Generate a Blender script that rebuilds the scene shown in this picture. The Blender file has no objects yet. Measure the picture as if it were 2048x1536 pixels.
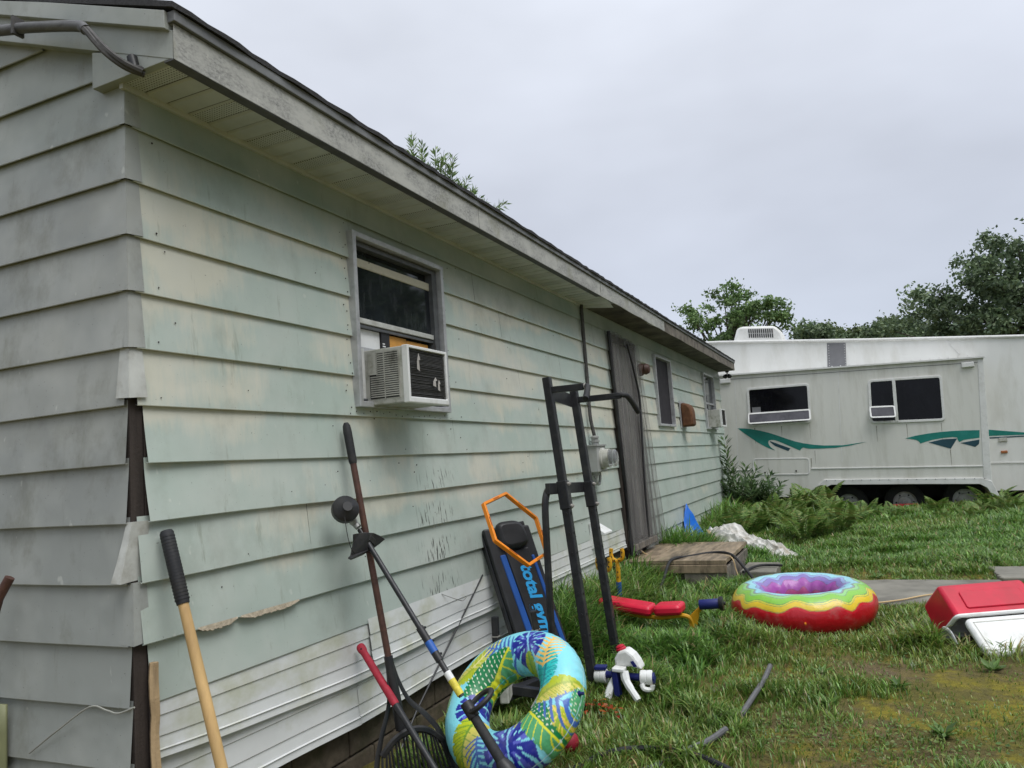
import bpy, math, random
import numpy as np
from mathutils import Vector, Matrix, noise as mnoise
random.seed(7); RNG = np.random.default_rng(11)
scn = bpy.context.scene; COL = scn.collection
PI = math.pi

# ------------------------------------------------------------------ camera
cam = bpy.data.cameras.new('camera'); camo = bpy.data.objects.new('camera', cam); COL.objects.link(camo)
cam.sensor_width = 36.0; cam.lens = 1538.0/2048.0*36.0; cam.clip_start = .05; cam.clip_end = 2000
CAM = Vector((-1.8948, -2.299, 1.5))
camo.matrix_world = Matrix(((.4114, -.0662, -.9091, CAM.x), (-.9088, -.1055, -.4036, CAM.y), (-.0692, .9922, -.1035, CAM.z), (0, 0, 0, 1)))
scn.camera = camo

# ------------------------------------------------------------------ sky: bright overcast, slightly blue-grey, brighter overhead
SUN_AZ, SUN_EL = math.radians(-112), math.radians(62)      # direction the soft light comes from
world = bpy.data.worlds.new('World'); scn.world = world; world.use_nodes = True
wn, wl = world.node_tree.nodes, world.node_tree.links
wn.clear()
def wnode(t, **k):
    n = wn.new(t)
    for a, b in k.items(): setattr(n, a, b)
    return n
wo = wnode('ShaderNodeOutputWorld'); bg = wnode('ShaderNodeBackground'); wl.new(bg.outputs[0], wo.inputs[0])
tc = wnode('ShaderNodeTexCoord'); sep = wnode('ShaderNodeSeparateXYZ'); wl.new(tc.outputs['Generated'], sep.inputs[0])
clampz = wnode('ShaderNodeClamp'); wl.new(sep.outputs[2], clampz.inputs[0])
rampw = wnode('ShaderNodeValToRGB'); wl.new(clampz.outputs[0], rampw.inputs[0])
el = rampw.color_ramp.elements
el[0].position = 0; el[0].color = (.51, .565, .67, 1); el[1].position = 1; el[1].color = (1.12, 1.19, 1.30, 1)
e2 = el.new(.28); e2.color = (.62, .66, .755, 1); e3 = el.new(.5); e3.color = (.76, .80, .89, 1)
mp = wnode('ShaderNodeMapping'); mp.inputs['Scale'].default_value = (1, 1, 2.4); wl.new(tc.outputs['Generated'], mp.inputs[0])
nz = wnode('ShaderNodeTexNoise'); nz.inputs['Scale'].default_value = 1.9; nz.inputs['Detail'].default_value = 4; nz.inputs['Roughness'].default_value = .5
wl.new(mp.outputs[0], nz.inputs[0])
rn = wnode('ShaderNodeMapRange'); rn.inputs[1].default_value = .3; rn.inputs[2].default_value = .7; rn.inputs[3].default_value = .84; rn.inputs[4].default_value = 1.10
wl.new(nz.outputs[0], rn.inputs[0])
mulw = wnode('ShaderNodeVectorMath', operation='MULTIPLY'); wl.new(rampw.outputs[0], mulw.inputs[0]); wl.new(rn.outputs[0], mulw.inputs[1])
sky = wnode('ShaderNodeTexSky', sky_type='NISHITA'); sky.sun_disc = False; sky.sun_elevation = SUN_EL; sky.sun_rotation = PI/2-SUN_AZ
skm = wnode('ShaderNodeVectorMath', operation='SCALE'); skm.inputs['Scale'].default_value = .008; wl.new(sky.outputs[0], skm.inputs[0])
addw = wnode('ShaderNodeVectorMath', operation='ADD'); wl.new(mulw.outputs[0], addw.inputs[0]); wl.new(skm.outputs[0], addw.inputs[1])
wl.new(addw.outputs[0], bg.inputs[0]); bg.inputs[1].default_value = .63

# ------------------------------------------------------------------ one very soft sun behind the cloud
sl = bpy.data.lights.new('sun', 'SUN'); sl.energy = 1.5; sl.angle = math.radians(38); sl.color = (1, .985, .955)
so = bpy.data.objects.new('sun', sl); COL.objects.link(so)
sd = Vector((math.cos(SUN_AZ)*math.cos(SUN_EL), math.sin(SUN_AZ)*math.cos(SUN_EL), math.sin(SUN_EL)))
so.rotation_euler = sd.to_track_quat('Z', 'Y').to_euler(); so.location = (0, -8, 12)
scn.view_settings.view_transform = 'Standard'; scn.view_settings.look = 'None'
scn.view_settings.gamma = 1; scn.view_settings.use_curve_mapping = False
scn.view_settings.exposure = .70
scn.cycles.max_bounces = 6; scn.cycles.diffuse_bounces = 3; scn.cycles.glossy_bounces = 3; scn.cycles.transmission_bounces = 4; scn.cycles.transparent_max_bounces = 6

# ------------------------------------------------------------------ helpers
def V(*a): return Vector(a)
class MB:
    def __init__(s): s.v = []; s.f = []
    def add(s, vs, fs):
        o = len(s.v); s.v += [tuple(p) for p in vs]; s.f += [tuple(i+o for i in q) for q in fs]; return s
    def box(s, c, d, rot=None):
        c = Vector(c); h = [x/2 for x in d]; vs = []
        for i in (-1, 1):
            for j in (-1, 1):
                for k in (-1, 1):
                    p = Vector((i*h[0], j*h[1], k*h[2])); vs.append(c+(rot @ p if rot else p))
        return s.add(vs, [(0, 1, 3, 2), (4, 6, 7, 5), (0, 4, 5, 1), (2, 3, 7, 6), (0, 2, 6, 4), (1, 5, 7, 3)])
    def span(s, a, b): return s.box([(a[i]+b[i])/2 for i in range(3)], [abs(b[i]-a[i]) for i in range(3)])
    def tube(s, pts, r, n=8, ph=0, caps=True, up=None, asp=1):
        pts = [Vector(p) for p in pts]; m = len(pts); rs = r if isinstance(r, (list, tuple)) else [r]*m
        tan = [(pts[min(i+1, m-1)]-pts[max(i-1, 0)]).normalized() for i in range(m)]
        u = Vector(up) if up else (V(0, 0, 1) if abs(tan[0].z) < .9 else V(1, 0, 0))
        vs = []
        for i in range(m):
            t = tan[i]; u = (u-t*u.dot(t))
            if u.length < 1e-5: u = t.orthogonal()
            u.normalize(); w = t.cross(u)
            for k in range(n):
                a = ph+2*PI*k/n; vs.append(pts[i]+(u*math.cos(a)+w*math.sin(a)*asp)*rs[i])
        fs = [(i*n+k, i*n+(k+1) % n, (i+1)*n+(k+1) % n, (i+1)*n+k) for i in range(m-1) for k in range(n)]
        if caps: fs += [tuple(range(n-1, -1, -1)), tuple((m-1)*n+k for k in range(n))]
        return s.add(vs, fs)
    def bar(s, a, b, w, d=None, up=(0, 0, 1)):
        d = d or w; a, b = Vector(a), Vector(b); t = (b-a).normalized(); u = Vector(up); u = u-t*u.dot(t)
        if u.length < 1e-4: u = t.orthogonal()
        u.normalize(); q = t.cross(u); vs = []
        for p in (a, b):
            for i, j in ((-1, -1), (1, -1), (1, 1), (-1, 1)): vs.append(p+u*(i*w/2)+q*(j*d/2))
        return s.add(vs, [(0, 3, 2, 1), (4, 5, 6, 7)]+[(k, (k+1) % 4, 4+(k+1) % 4, 4+k) for k in range(4)])
    def lathe(s, prof, o, ax, n=20, caps=False):
        o = Vector(o); ax = Vector(ax).normalized(); u = ax.orthogonal().normalized(); w = ax.cross(u); m = len(prof); vs = []
        for r, h in prof:
            for k in range(n):
                a = 2*PI*k/n; vs.append(o+ax*h+(u*math.cos(a)+w*math.sin(a))*r)
        fs = [(i*n+k, i*n+(k+1) % n, (i+1)*n+(k+1) % n, (i+1)*n+k) for i in range(m-1) for k in range(n)]
        if caps: fs += [tuple(range(n-1, -1, -1)), tuple((m-1)*n+k for k in range(n))]
        return s.add(vs, fs)
    def prism(s, front, off):
        off = Vector(off); n = len(front); a = [Vector(p) for p in front]
        return s.add(a+[p+off for p in a], [tuple(range(n)), tuple(range(2*n-1, n-1, -1))]+[(i, n+i, n+(i+1) % n, (i+1) % n) for i in range(n)])
    def ring(s, outer, inner, off):
        off = Vector(off); n = len(outer); o = [Vector(p) for p in outer]; i_ = [Vector(p) for p in inner]
        vs = o+i_+[p+off for p in o]+[p+off for p in i_]; fs = []
        for k in range(n):
            j = (k+1) % n
            fs += [(k, j, n+j, n+k), (2*n+k, 3*n+k, 3*n+j, 2*n+j), (k, 2*n+k, 2*n+j, j), (n+k, n+j, 3*n+j, 3*n+k)]
        return s.add(vs, fs)
    def grid(s, fn, nu, nv, cu=False, cv=False):
        vs = [fn(i/(nu if cu else nu-1), j/(nv if cv else nv-1)) for i in range(nu) for j in range(nv)]
        fs = [(i*nv+j, ((i+1) % nu)*nv+j, ((i+1) % nu)*nv+(j+1) % nv, i*nv+(j+1) % nv) for i in range(nu if cu else nu-1) for j in range(nv if cv else nv-1)]
        return s.add(vs, fs)
    def build(s, name, m, parent=None, smooth=False, bevel=0, solid=0):
        me = bpy.data.meshes.new(name); org = origin(parent)
        me.from_pydata([(p[0]-org[0], p[1]-org[1], p[2]-org[2]) for p in s.v], [], s.f)
        me.materials.append(m)
        o = bpy.data.objects.new(name, me); COL.objects.link(o); o.parent = parent
        if smooth:
            me.polygons.foreach_set('use_smooth', [True]*len(me.polygons))
            if smooth != 'all': me.set_sharp_from_angle(angle=math.radians(38))
        if bevel:
            b = o.modifiers.new('bevel', 'BEVEL'); b.width = bevel; b.segments = 2; b.limit_method = 'ANGLE'; b.angle_limit = math.radians(40)
        if solid:
            b = o.modifiers.new('solid', 'SOLIDIFY'); b.thickness = solid
        return o
def origin(p):
    o = Vector((0, 0, 0))
    while p is not None: o += p.location; p = p.parent
    return o
def tag(o, label=None, cat=None, group=None, kind=None):
    if label: o['label'] = label
    if cat: o['category'] = cat
    if group: o['group'] = group
    if kind: o['kind'] = kind
    return o
def thing(name, loc, label, cat, group=None):
    o = bpy.data.objects.new(name, None); COL.objects.link(o); o.location = loc; o.empty_display_size = .1
    return tag(o, label, cat, group)
def copy_tree(o, parent=None):
    c = o.copy(); COL.objects.link(c); c.parent = parent
    for ch in [x for x in bpy.data.objects if x.parent == o]: copy_tree(ch, c)
    return c
def roundpoly(pts, r, n=5):
    pts = [Vector(p) for p in pts]; out = []
    for i, p in enumerate(pts):
        a = (pts[i-1]-p); b = (pts[(i+1) % len(pts)]-p); rr = min(r, a.length*.49, b.length*.49)
        pa, pb = p+a.normalized()*rr, p+b.normalized()*rr
        for k in range(n):
            t = k/(n-1); out.append(pa*(1-t)**2+p*2*t*(1-t)+pb*t*t)
    return out
def inset(loop, d):
    c = sum(loop, Vector((0, 0, 0)))/len(loop); m = len(loop); out = []
    nrm = (loop[1]-loop[0]).cross(loop[m//2]-loop[0]).normalized()
    for i, p in enumerate(loop):
        t = (loop[(i+1) % m]-loop[i-1]); q = nrm.cross(t)
        q = q.normalized() if q.length > 1e-6 else (c-p).normalized()
        if q.dot(c-p) < 0: q = -q
        out.append(p+q*d)
    return out
def spline(pts, n=6):
    pts = [Vector(p) for p in pts]; P = [pts[0]*2-pts[1]]+pts+[pts[-1]*2-pts[-2]]; out = []
    for i in range(1, len(P)-2):
        for k in range(n):
            t = k/n; a, b, c, d = P[i-1], P[i], P[i+1], P[i+2]
            out.append(.5*((2*b)+(c-a)*t+(2*a-5*b+4*c-d)*t*t+(3*b-a-3*c+d)*t**3))
    out.append(pts[-1]); return out
def wob(seed):
    r = random.Random(seed); ps = [(r.uniform(.6, 5.5), r.uniform(0, 6.28), r.uniform(.4, 1)) for _ in range(6)]
    tot = sum(p[2] for p in ps)
    return lambda x: sum(a*math.sin(f*x+p) for f, p, a in ps)/tot

# ------------------------------------------------------------------ materials
def nodes(m): return m.node_tree.nodes, m.node_tree.links
def newmat(name):
    m = bpy.data.materials.new(name); m.use_nodes = True; return m, m.node_tree.nodes['Principled BSDF']
def setspec(b, v): b.inputs['Specular IOR Level'].default_value = v
def noise(N, L, scale, detail=3, rough=.55, vec=None, stretch=None):
    g = N.new('ShaderNodeNewGeometry'); src = vec or g.outputs['Position']
    if stretch:
        mp = N.new('ShaderNodeMapping'); mp.inputs['Scale'].default_value = stretch; L.new(src, mp.inputs[0]); src = mp.outputs[0]
    n = N.new('ShaderNodeTexNoise'); n.inputs['Scale'].default_value = scale; n.inputs['Detail'].default_value = detail; n.inputs['Roughness'].default_value = rough
    L.new(src, n.inputs['Vector']); return n.outputs[0]
def ramp(N, L, fac, stops):
    r = N.new('ShaderNodeValToRGB'); e = r.color_ramp.elements
    while len(e) < len(stops): e.new(.5)
    for i, (p, c) in enumerate(stops):
        e[i].position = p; e[i].color = (c, c, c, 1) if isinstance(c, (int, float)) else (*c, 1)
    L.new(fac, r.inputs[0]); return r.outputs[0]
def mix(N, L, fac, a, b, mode='MIX'):
    m = N.new('ShaderNodeMix'); m.data_type = 'RGBA'; m.blend_type = mode; m.clamp_factor = True
    for s, i in ((fac, 0), (a, 6), (b, 7)):
        if isinstance(s, (int, float)): m.inputs[i].default_value = s
        elif isinstance(s, tuple): m.inputs[i].default_value = (*s, 1)
        else: L.new(s, m.inputs[i])
    return m.outputs[2]
def math_(N, L, op, a, b=0):
    m = N.new('ShaderNodeMath'); m.operation = op
    for s, i in ((a, 0), (b, 1)):
        if isinstance(s, (int, float)): m.inputs[i].default_value = s
        else: L.new(s, m.inputs[i])
    return m.outputs[0]
def bump(N, L, h, b, strength=.3, dist=.01):
    n = N.new('ShaderNodeBump'); n.inputs['Strength'].default_value = strength; n.inputs['Distance'].default_value = dist
    L.new(h, n.inputs['Height']); L.new(n.outputs[0], b.inputs['Normal'])
def mat(name, col, rough=.6, metal=0, var=.25, scale=6, dirt=None, dscale=3, damt=.5, bmp=0, bscale=60, spec=.4, stretch=None):
    m, b = newmat(name); N, L = nodes(m)
    n = noise(N, L, scale, 4, stretch=stretch)
    c = ramp(N, L, n, [(.25, tuple(x*(1-var) for x in col)), (.75, tuple(min(1, x*(1+var)) for x in col))])
    if dirt:
        d = noise(N, L, dscale, 5, .65, stretch=stretch)
        c = mix(N, L, math_(N, L, 'MULTIPLY', ramp(N, L, d, [(.48, 0), (.72, 1)]), damt), c, dirt)
    L.new(c, b.inputs['Base Color']); b.inputs['Metallic'].default_value = metal; setspec(b, spec)
    rr = N.new('ShaderNodeMapRange'); rr.inputs[3].default_value = max(0, rough-.1); rr.inputs[4].default_value = min(1, rough+.12); L.new(noise(N, L, scale*3, 3), rr.inputs[0]); L.new(rr.outputs[0], b.inputs['Roughness'])
    if bmp: bump(N, L, noise(N, L, bscale, 4), b, bmp, .004)
    return m
def vcmat(name, rough=.5, spec=.4, trans=0, coat=0, bump_=False):
    m, b = newmat(name); N, L = nodes(m); a = N.new('ShaderNodeAttribute'); a.attribute_name = 'col'
    L.new(a.outputs['Color'], b.inputs['Base Color']); b.inputs['Roughness'].default_value = rough; setspec(b, spec); b.inputs['Coat Weight'].default_value = coat
    if bump_:
        L.new(mix(N, L, math_(N, L, 'MULTIPLY', ramp(N, L, noise(N, L, 7, 5, .7), [(.5, 0), (.75, 1)]), .28), a.outputs['Color'], (.34, .32, .27)), b.inputs['Base Color']); bump(N, L, math_(N, L, 'ADD', noise(N, L, 11, 3), math_(N, L, 'MULTIPLY', noise(N, L, 45, 3), .2)), b, .35, .02)
    if trans:
        t = N.new('ShaderNodeBsdfTranslucent'); L.new(a.outputs['Color'], t.inputs[0]); mx = N.new('ShaderNodeMixShader'); mx.inputs[0].default_value = trans
        L.new(b.outputs[0], mx.inputs[1]); L.new(t.outputs[0], mx.inputs[2]); L.new(mx.outputs[0], N['Material Output'].inputs[0])
    return m

def siding_mat(name, green, cream, cream_amt, grime, blotch):
    m, b = newmat(name); N, L = nodes(m); g = N.new('ShaderNodeNewGeometry'); sp = N.new('ShaderNodeSeparateXYZ'); L.new(g.outputs['Position'], sp.inputs[0]); zz = sp.outputs[2]; xx = sp.outputs[0]
    n1 = noise(N, L, 1.0, 3, .5, stretch=(.8, .8, 1.9)); n2 = noise(N, L, 6, 4, .6, stretch=(1.5, 1.5, .5)); n3 = noise(N, L, 55, 3, .6, stretch=(1.2, 1.2, .14))
    # position inside the course: the faded cream keeps to the upper part of each board
    tt = math_(N, L, 'FRACT', math_(N, L, 'DIVIDE', math_(N, L, 'SUBTRACT', zz, 2.8125-.2032*20), .2032))
    zb = N.new('ShaderNodeMapRange'); zb.inputs[1].default_value = 1.1; zb.inputs[2].default_value = 2.2; zb.inputs[3].default_value = -.15; zb.inputs[4].default_value = .05; L.new(zz, zb.inputs[0])
    s = math_(N, L, 'ADD', n1, math_(N, L, 'MULTIPLY', math_(N, L, 'SUBTRACT', n2, .5), .20))
    s = math_(N, L, 'ADD', s, math_(N, L, 'MULTIPLY', math_(N, L, 'SUBTRACT', tt, .5), .12)); s = math_(N, L, 'ADD', s, zb.outputs[0]); s = math_(N, L, 'ADD', s, math_(N, L, 'MULTIPLY', math_(N, L, 'SUBTRACT', n3, .5), .10))
    fac = math_(N, L, 'MULTIPLY', ramp(N, L, s, [(.475, 0), (.575, 1)]), cream_amt)
    c = mix(N, L, fac, mix(N, L, n2, tuple(x*.93 for x in green), tuple(x*1.06 for x in green)), mix(N, L, n2, tuple(x*.95 for x in cream), tuple(x*1.05 for x in cream)))
    # deeper green mixed in towards the top board, grey-green towards the low boards
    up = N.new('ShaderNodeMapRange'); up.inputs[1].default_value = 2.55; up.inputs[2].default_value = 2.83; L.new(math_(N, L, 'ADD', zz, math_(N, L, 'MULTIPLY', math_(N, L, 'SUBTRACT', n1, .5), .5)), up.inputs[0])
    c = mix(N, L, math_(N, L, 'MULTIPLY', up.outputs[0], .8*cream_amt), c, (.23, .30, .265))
    lo = N.new('ShaderNodeMapRange'); lo.inputs[1].default_value = 1.55; lo.inputs[2].default_value = .8; L.new(math_(N, L, 'ADD', zz, math_(N, L, 'MULTIPLY', math_(N, L, 'SUBTRACT', n1, .5), .8)), lo.inputs[0])
    c = mix(N, L, math_(N, L, 'MULTIPLY', lo.outputs[0], .55*cream_amt), c, (.36, .40, .365))
    # chalking: broad pale wash, and soft mildew blotches with a few runs
    c = mix(N, L, math_(N, L, 'MULTIPLY', ramp(N, L, noise(N, L, 1.7, 4, .6), [(.42, 0), (.66, 1)]), .38), c, (.60, .61, .57))
    st = ramp(N, L, noise(N, L, 2.3, 6, .68, stretch=(1.3, 1.3, .9)), [(.52, 0), (.74, 1)])
    c = mix(N, L, math_(N, L, 'MULTIPLY', st, blotch), c, (.15, .15, .11))
    rn = ramp(N, L, noise(N, L, 9, 4, .7, stretch=(2.2, 2.2, .3)), [(.62, 0), (.8, 1)])
    c = mix(N, L, math_(N, L, 'MULTIPLY', rn, grime), c, (.17, .18, .12))
    sc = ramp(N, L, noise(N, L, 23, 2, .5, stretch=(1, 1, .6)), [(.72, 0), (.77, 1)])
    c = mix(N, L, math_(N, L, 'MULTIPLY', sc, .35), c, (.68, .69, .64))
    # soot-black runs where water drips off the board edges right of the window
    gx = math_(N, L, 'SUBTRACT', 1, math_(N, L, 'ABSOLUTE', math_(N, L, 'DIVIDE', math_(N, L, 'SUBTRACT', xx, 2.05), .26)))
    gz = math_(N, L, 'SUBTRACT', 1, math_(N, L, 'ABSOLUTE', math_(N, L, 'DIVIDE', math_(N, L, 'SUBTRACT', zz, 1.10), .52)))
    gm = math_(N, L, 'MULTIPLY', math_(N, L, 'MAXIMUM', gx, 0), math_(N, L, 'MAXIMUM', gz, 0))
    bs = math_(N, L, 'MULTIPLY', ramp(N, L, noise(N, L, 62, 3, .6, stretch=(1.2, 1.2, .08)), [(.575, 0), (.64, 1)]), ramp(N, L, math_(N, L, 'SUBTRACT', .80, tt), [(.12, 0), (.4, 1)]))
    c = mix(N, L, math_(N, L, 'MINIMUM', math_(N, L, 'MULTIPLY', math_(N, L, 'MULTIPLY', gm, bs), 4.0), .95), c, (.022, .018, .015))
    spk = ramp(N, L, noise(N, L, 130, 1, .4), [(.77, 0), (.8, 1)])
    c = mix(N, L, math_(N, L, 'MULTIPLY', spk, .6), c, (.06, .05, .035))
    L.new(c, b.inputs['Base Color']); setspec(b, .4)
    rr = N.new('ShaderNodeMapRange'); rr.inputs[3].default_value = .34; rr.inputs[4].default_value = .62; L.new(n2, rr.inputs[0]); L.new(rr.outputs[0], b.inputs['Roughness'])
    bump(N, L, math_(N, L, 'ADD', noise(N, L, 7, 2, .5), math_(N, L, 'MULTIPLY', noise(N, L, 240, 2), .04)), b, .3, .012)
    return m
def fascia_mat():
    m, b = newmat('stained aluminium fascia'); N, L = nodes(m)
    fine = noise(N, L, 70, 5, .75, stretch=(.8, 1, 1.3)); mid = noise(N, L, 9, 5, .65, stretch=(.6, 1, 1.4))
    c = mix(N, L, ramp(N, L, fine, [(.36, 0), (.62, 1)]), (.19, .19, .18), (.43, .43, .40))
    c = mix(N, L, ramp(N, L, mid, [(.42, 0), (.62, 1)]), c, (.45, .45, .415))
    c = mix(N, L, ramp(N, L, noise(N, L, 3, 5, .65), [(.56, 0), (.72, 1)]), c, (.26, .26, .19))
    sc = ramp(N, L, noise(N, L, 26, 3, .6, stretch=(1.6, 1, .5)), [(.66, 0), (.70, 1)])
    c = mix(N, L, math_(N, L, 'MULTIPLY', sc, .7), c, (.52, .52, .47))
    L.new(c, b.inputs['Base Color']); b.inputs['Roughness'].default_value = .5; setspec(b, .4); bump(N, L, fine, b, .15, .004); return m
M = {}
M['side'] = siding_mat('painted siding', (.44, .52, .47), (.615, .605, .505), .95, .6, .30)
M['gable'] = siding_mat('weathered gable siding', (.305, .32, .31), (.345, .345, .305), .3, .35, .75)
M['vinyl'] = mat('white vinyl siding', (.60, .615, .605), .42, var=.07, dirt=(.34, .35, .20), dscale=2.6, damt=.75, stretch=(1, 1, 1.4))
M['fascia'] = fascia_mat()
M['oldwood'] = mat('grey weathered wood', (.17, .15, .125), .85, var=.4, scale=14, dirt=(.03, .028, .025), dscale=6, damt=.9, bmp=.5, bscale=90)
M['darkwood'] = mat('dark corner wood', (.045, .035, .03), .85, var=.5, scale=20, bmp=.5, bscale=80, stretch=(1, 1, .15))
M['lath'] = mat('split pale wood', (.42, .30, .17), .8, var=.35, scale=30, dirt=(.08, .06, .04), dscale=20, damt=.7, bmp=.5, bscale=60, stretch=(1, 1, .12))
M['shingle'] = mat('asphalt shingle', (.045, .045, .048), .95, var=.4, scale=90, bmp=.6, bscale=200)
M['capmetal'] = mat('bare aluminium cap', (.52, .53, .50), .4, var=.15, scale=14, dirt=(.22, .2, .15), dscale=9, damt=.6)
M['foundation'] = mat('mossy concrete block', (.105, .085, .06), .95, var=.45, scale=16, dirt=(.05, .055, .02), dscale=5, damt=.8, bmp=.8, bscale=70)
M['alum'] = mat('dull window aluminium', (.47, .48, .49), .42, .3, var=.15, scale=20, dirt=(.15, .15, .14), dscale=9, damt=.5)
M['track'] = mat('dark window track', (.09, .095, .10), .5, var=.3, scale=20)
M['cream'] = mat('cream sash rail', (.52, .49, .38), .55, var=.15, scale=12, dirt=(.2, .2, .14), dscale=12, damt=.5)
M['ply'] = mat('bare soffit plywood', (.12, .105, .085), .9, var=.5, scale=4, dirt=(.02, .018, .016), dscale=3, damt=.95, bmp=.3)
M['black'] = mat('black plastic', (.018, .018, .02), .45, var=.3, scale=12, dirt=(.06, .055, .045), dscale=14, damt=.35)
M['rubber'] = mat('black rubber', (.02, .021, .024), .7, var=.3, scale=30, dirt=(.07, .065, .05), dscale=10, damt=.4, bmp=.2)
M['steel'] = mat('black painted steel', (.022, .023, .026), .38, .1, var=.25, scale=20, dirt=(.07, .068, .06), dscale=13, damt=.4)
M['navy'] = mat('navy plastic', (.012, .018, .13), .4, var=.2)
M['white'] = mat('white plastic', (.74, .75, .74), .4, var=.06, dirt=(.35, .33, .26), dscale=9, damt=.4)
M['red'] = mat('red plastic', (.52, .008, .035), .36, var=.12, dirt=(.3, .02, .025), dscale=5, damt=.5)
M['redpad'] = mat('red vinyl pad', (.62, .012, .045), .35, var=.12)
M['yellow'] = mat('yellow painted metal', (.62, .33, .012), .42, var=.15, dirt=(.25, .14, .03), dscale=14, damt=.5)
M['orange'] = mat('orange plastic', (.80, .24, .012), .38, var=.12, dirt=(.5, .2, .03), dscale=15, damt=.4)
M['wood'] = mat('pale ash handle', (.56, .37, .16), .5, var=.18, scale=22, dirt=(.3, .17, .07), dscale=14, damt=.5, stretch=(1, 1, .12))
M['brownpole'] = mat('rusty brown pole', (.075, .035, .026), .5, var=.35, scale=30, dirt=(.14, .06, .03), dscale=20, damt=.4)
M['grip'] = mat('red foam grip', (.36, .02, .04), .65, var=.2, scale=30, bmp=.3)
M['bluepad'] = mat('blue vinyl', (.015, .09, .36), .45, var=.2)
M['vinylblack'] = mat('black upholstery vinyl', (.022, .022, .024), .42, var=.3, scale=9, bmp=.12, bscale=300)
M['cyan'] = mat('printed cyan', (.03, .38, .78), .5, var=.05)
M['silver'] = mat('printed silver', (.38, .36, .33), .4, .2, var=.1)
M['grey'] = mat('grey meter steel', (.36, .37, .36), .5, .2, var=.12, dirt=(.15, .14, .12), dscale=9, damt=.4)
M['rust'] = mat('rusted tin', (.15, .068, .032), .75, .2, var=.45, scale=14, dirt=(.09, .035, .018), dscale=10, damt=.9, bmp=.3)
M['deck'] = mat('wet weathered deck', (.26, .20, .135), .5, var=.5, scale=7, dirt=(.05, .04, .03), dscale=3.0, damt=.9, bmp=.4, bscale=60, stretch=(.5, 3, 1))
M['conc'] = mat('damp concrete', (.19, .18, .15), .7, var=.4, scale=3.5, dirt=(.085, .08, .06), dscale=2.2, damt=.85, bmp=.4, bscale=45)
M['tarpblue'] = mat('blue poly tarp', (.008, .13, .55), .35, var=.2, scale=14)
M['tarpwhite'] = mat('dirty white tarp', (.58, .57, .54), .5, var=.12, dirt=(.26, .21, .14), dscale=5, damt=.8, bmp=.25, bscale=30)
M['cord'] = mat('beige extension cord', (.52, .38, .20), .55, var=.1)
M['rv'] = mat('chalky white fibreglass', (.69, .685, .635), .38, var=.05, scale=1.5, dirt=(.44, .425, .355), dscale=2.6, damt=.5, stretch=(1, 2.2, .35))
M['rvtop'] = mat('clean white fibreglass', (.77, .775, .75), .42, var=.05, scale=2, dirt=(.52, .51, .45), dscale=1.6, damt=.5, stretch=(1, 1.6, .5))
M['rvtrim'] = mat('white trailer trim', (.72, .72, .70), .4, var=.06, dirt=(.4, .39, .34), dscale=7, damt=.4)
M['teal'] = mat('teal decal', (.008, .20, .165), .45, var=.15, dirt=(.05, .25, .22), dscale=6, damt=.4)
M['tealdark'] = mat('dark teal decal', (.015, .06, .085), .45, var=.15)
M['patch'] = mat('grey riveted patch', (.21, .21, .22), .5, .3, var=.12)
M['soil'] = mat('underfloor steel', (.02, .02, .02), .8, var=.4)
M['tyre'] = mat('tyre rubber', (.018, .018, .018), .85, var=.4)
M['rim'] = mat('dull white wheel rim', (.42, .42, .40), .5, var=.2, dirt=(.12, .1, .08), dscale=9, damt=.7)
M['lens'] = mat('amber lens', (.35, .13, .05), .3, var=.2)
M['bark'] = mat('tree bark', (.07, .055, .042), .95, var=.4, scale=12, bmp=.5, bscale=30)
M['stemg'] = mat('green stem', (.10, .13, .045), .7, var=.3)
M['leaf'] = vcmat('tree leaf', .5, .35, .3)
M['herb'] = vcmat('fresh leaf', .42, .4, .35)
M['blade'] = vcmat('grass blade', .36, .5, .35)
M['print'] = vcmat('printed pvc', .36, .45, 0, .12, bump_=True)
M['pack'] = mat('brown padded envelope', (.62, .30, .06), .55, var=.2, scale=9)
M['coil'] = mat('dirty condenser fins', (.10, .10, .10), .6, .3, var=.5, scale=60, dirt=(.2, .19, .17), dscale=18, damt=.4, stretch=(1, 1, 6))
M['acwhite'] = mat('aged air conditioner shell', (.47, .47, .43), .45, var=.08, dirt=(.10, .11, .05), dscale=12, damt=.75)
M['cable'] = mat('old service cable', (.075, .072, .07), .7, var=.4, scale=30)
M['insul'] = mat('torn foam backing', (.42, .36, .27), .95, var=.3, scale=60, bmp=.8)
M['dkor'] = mat('dark orange', (.4, .1, .01), .5)
M['jacket'] = mat('weathered cable jacket', (.10, .10, .105), .6, var=.4, scale=25, dirt=(.24, .24, .23), dscale=16, damt=.6, stretch=(1, .3, 1))
M['mould'] = mat('mouldy louvre plastic', (.40, .40, .36), .5, var=.12, dirt=(.035, .033, .018), dscale=9, damt=.95, stretch=(1, 1.5, .6))
M['return'] = mat('grimy fascia return', (.085, .085, .09), .6, var=.3, scale=12)
M['label'] = mat('warning sticker', (.65, .55, .06), .5, var=.3, scale=60)
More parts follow.
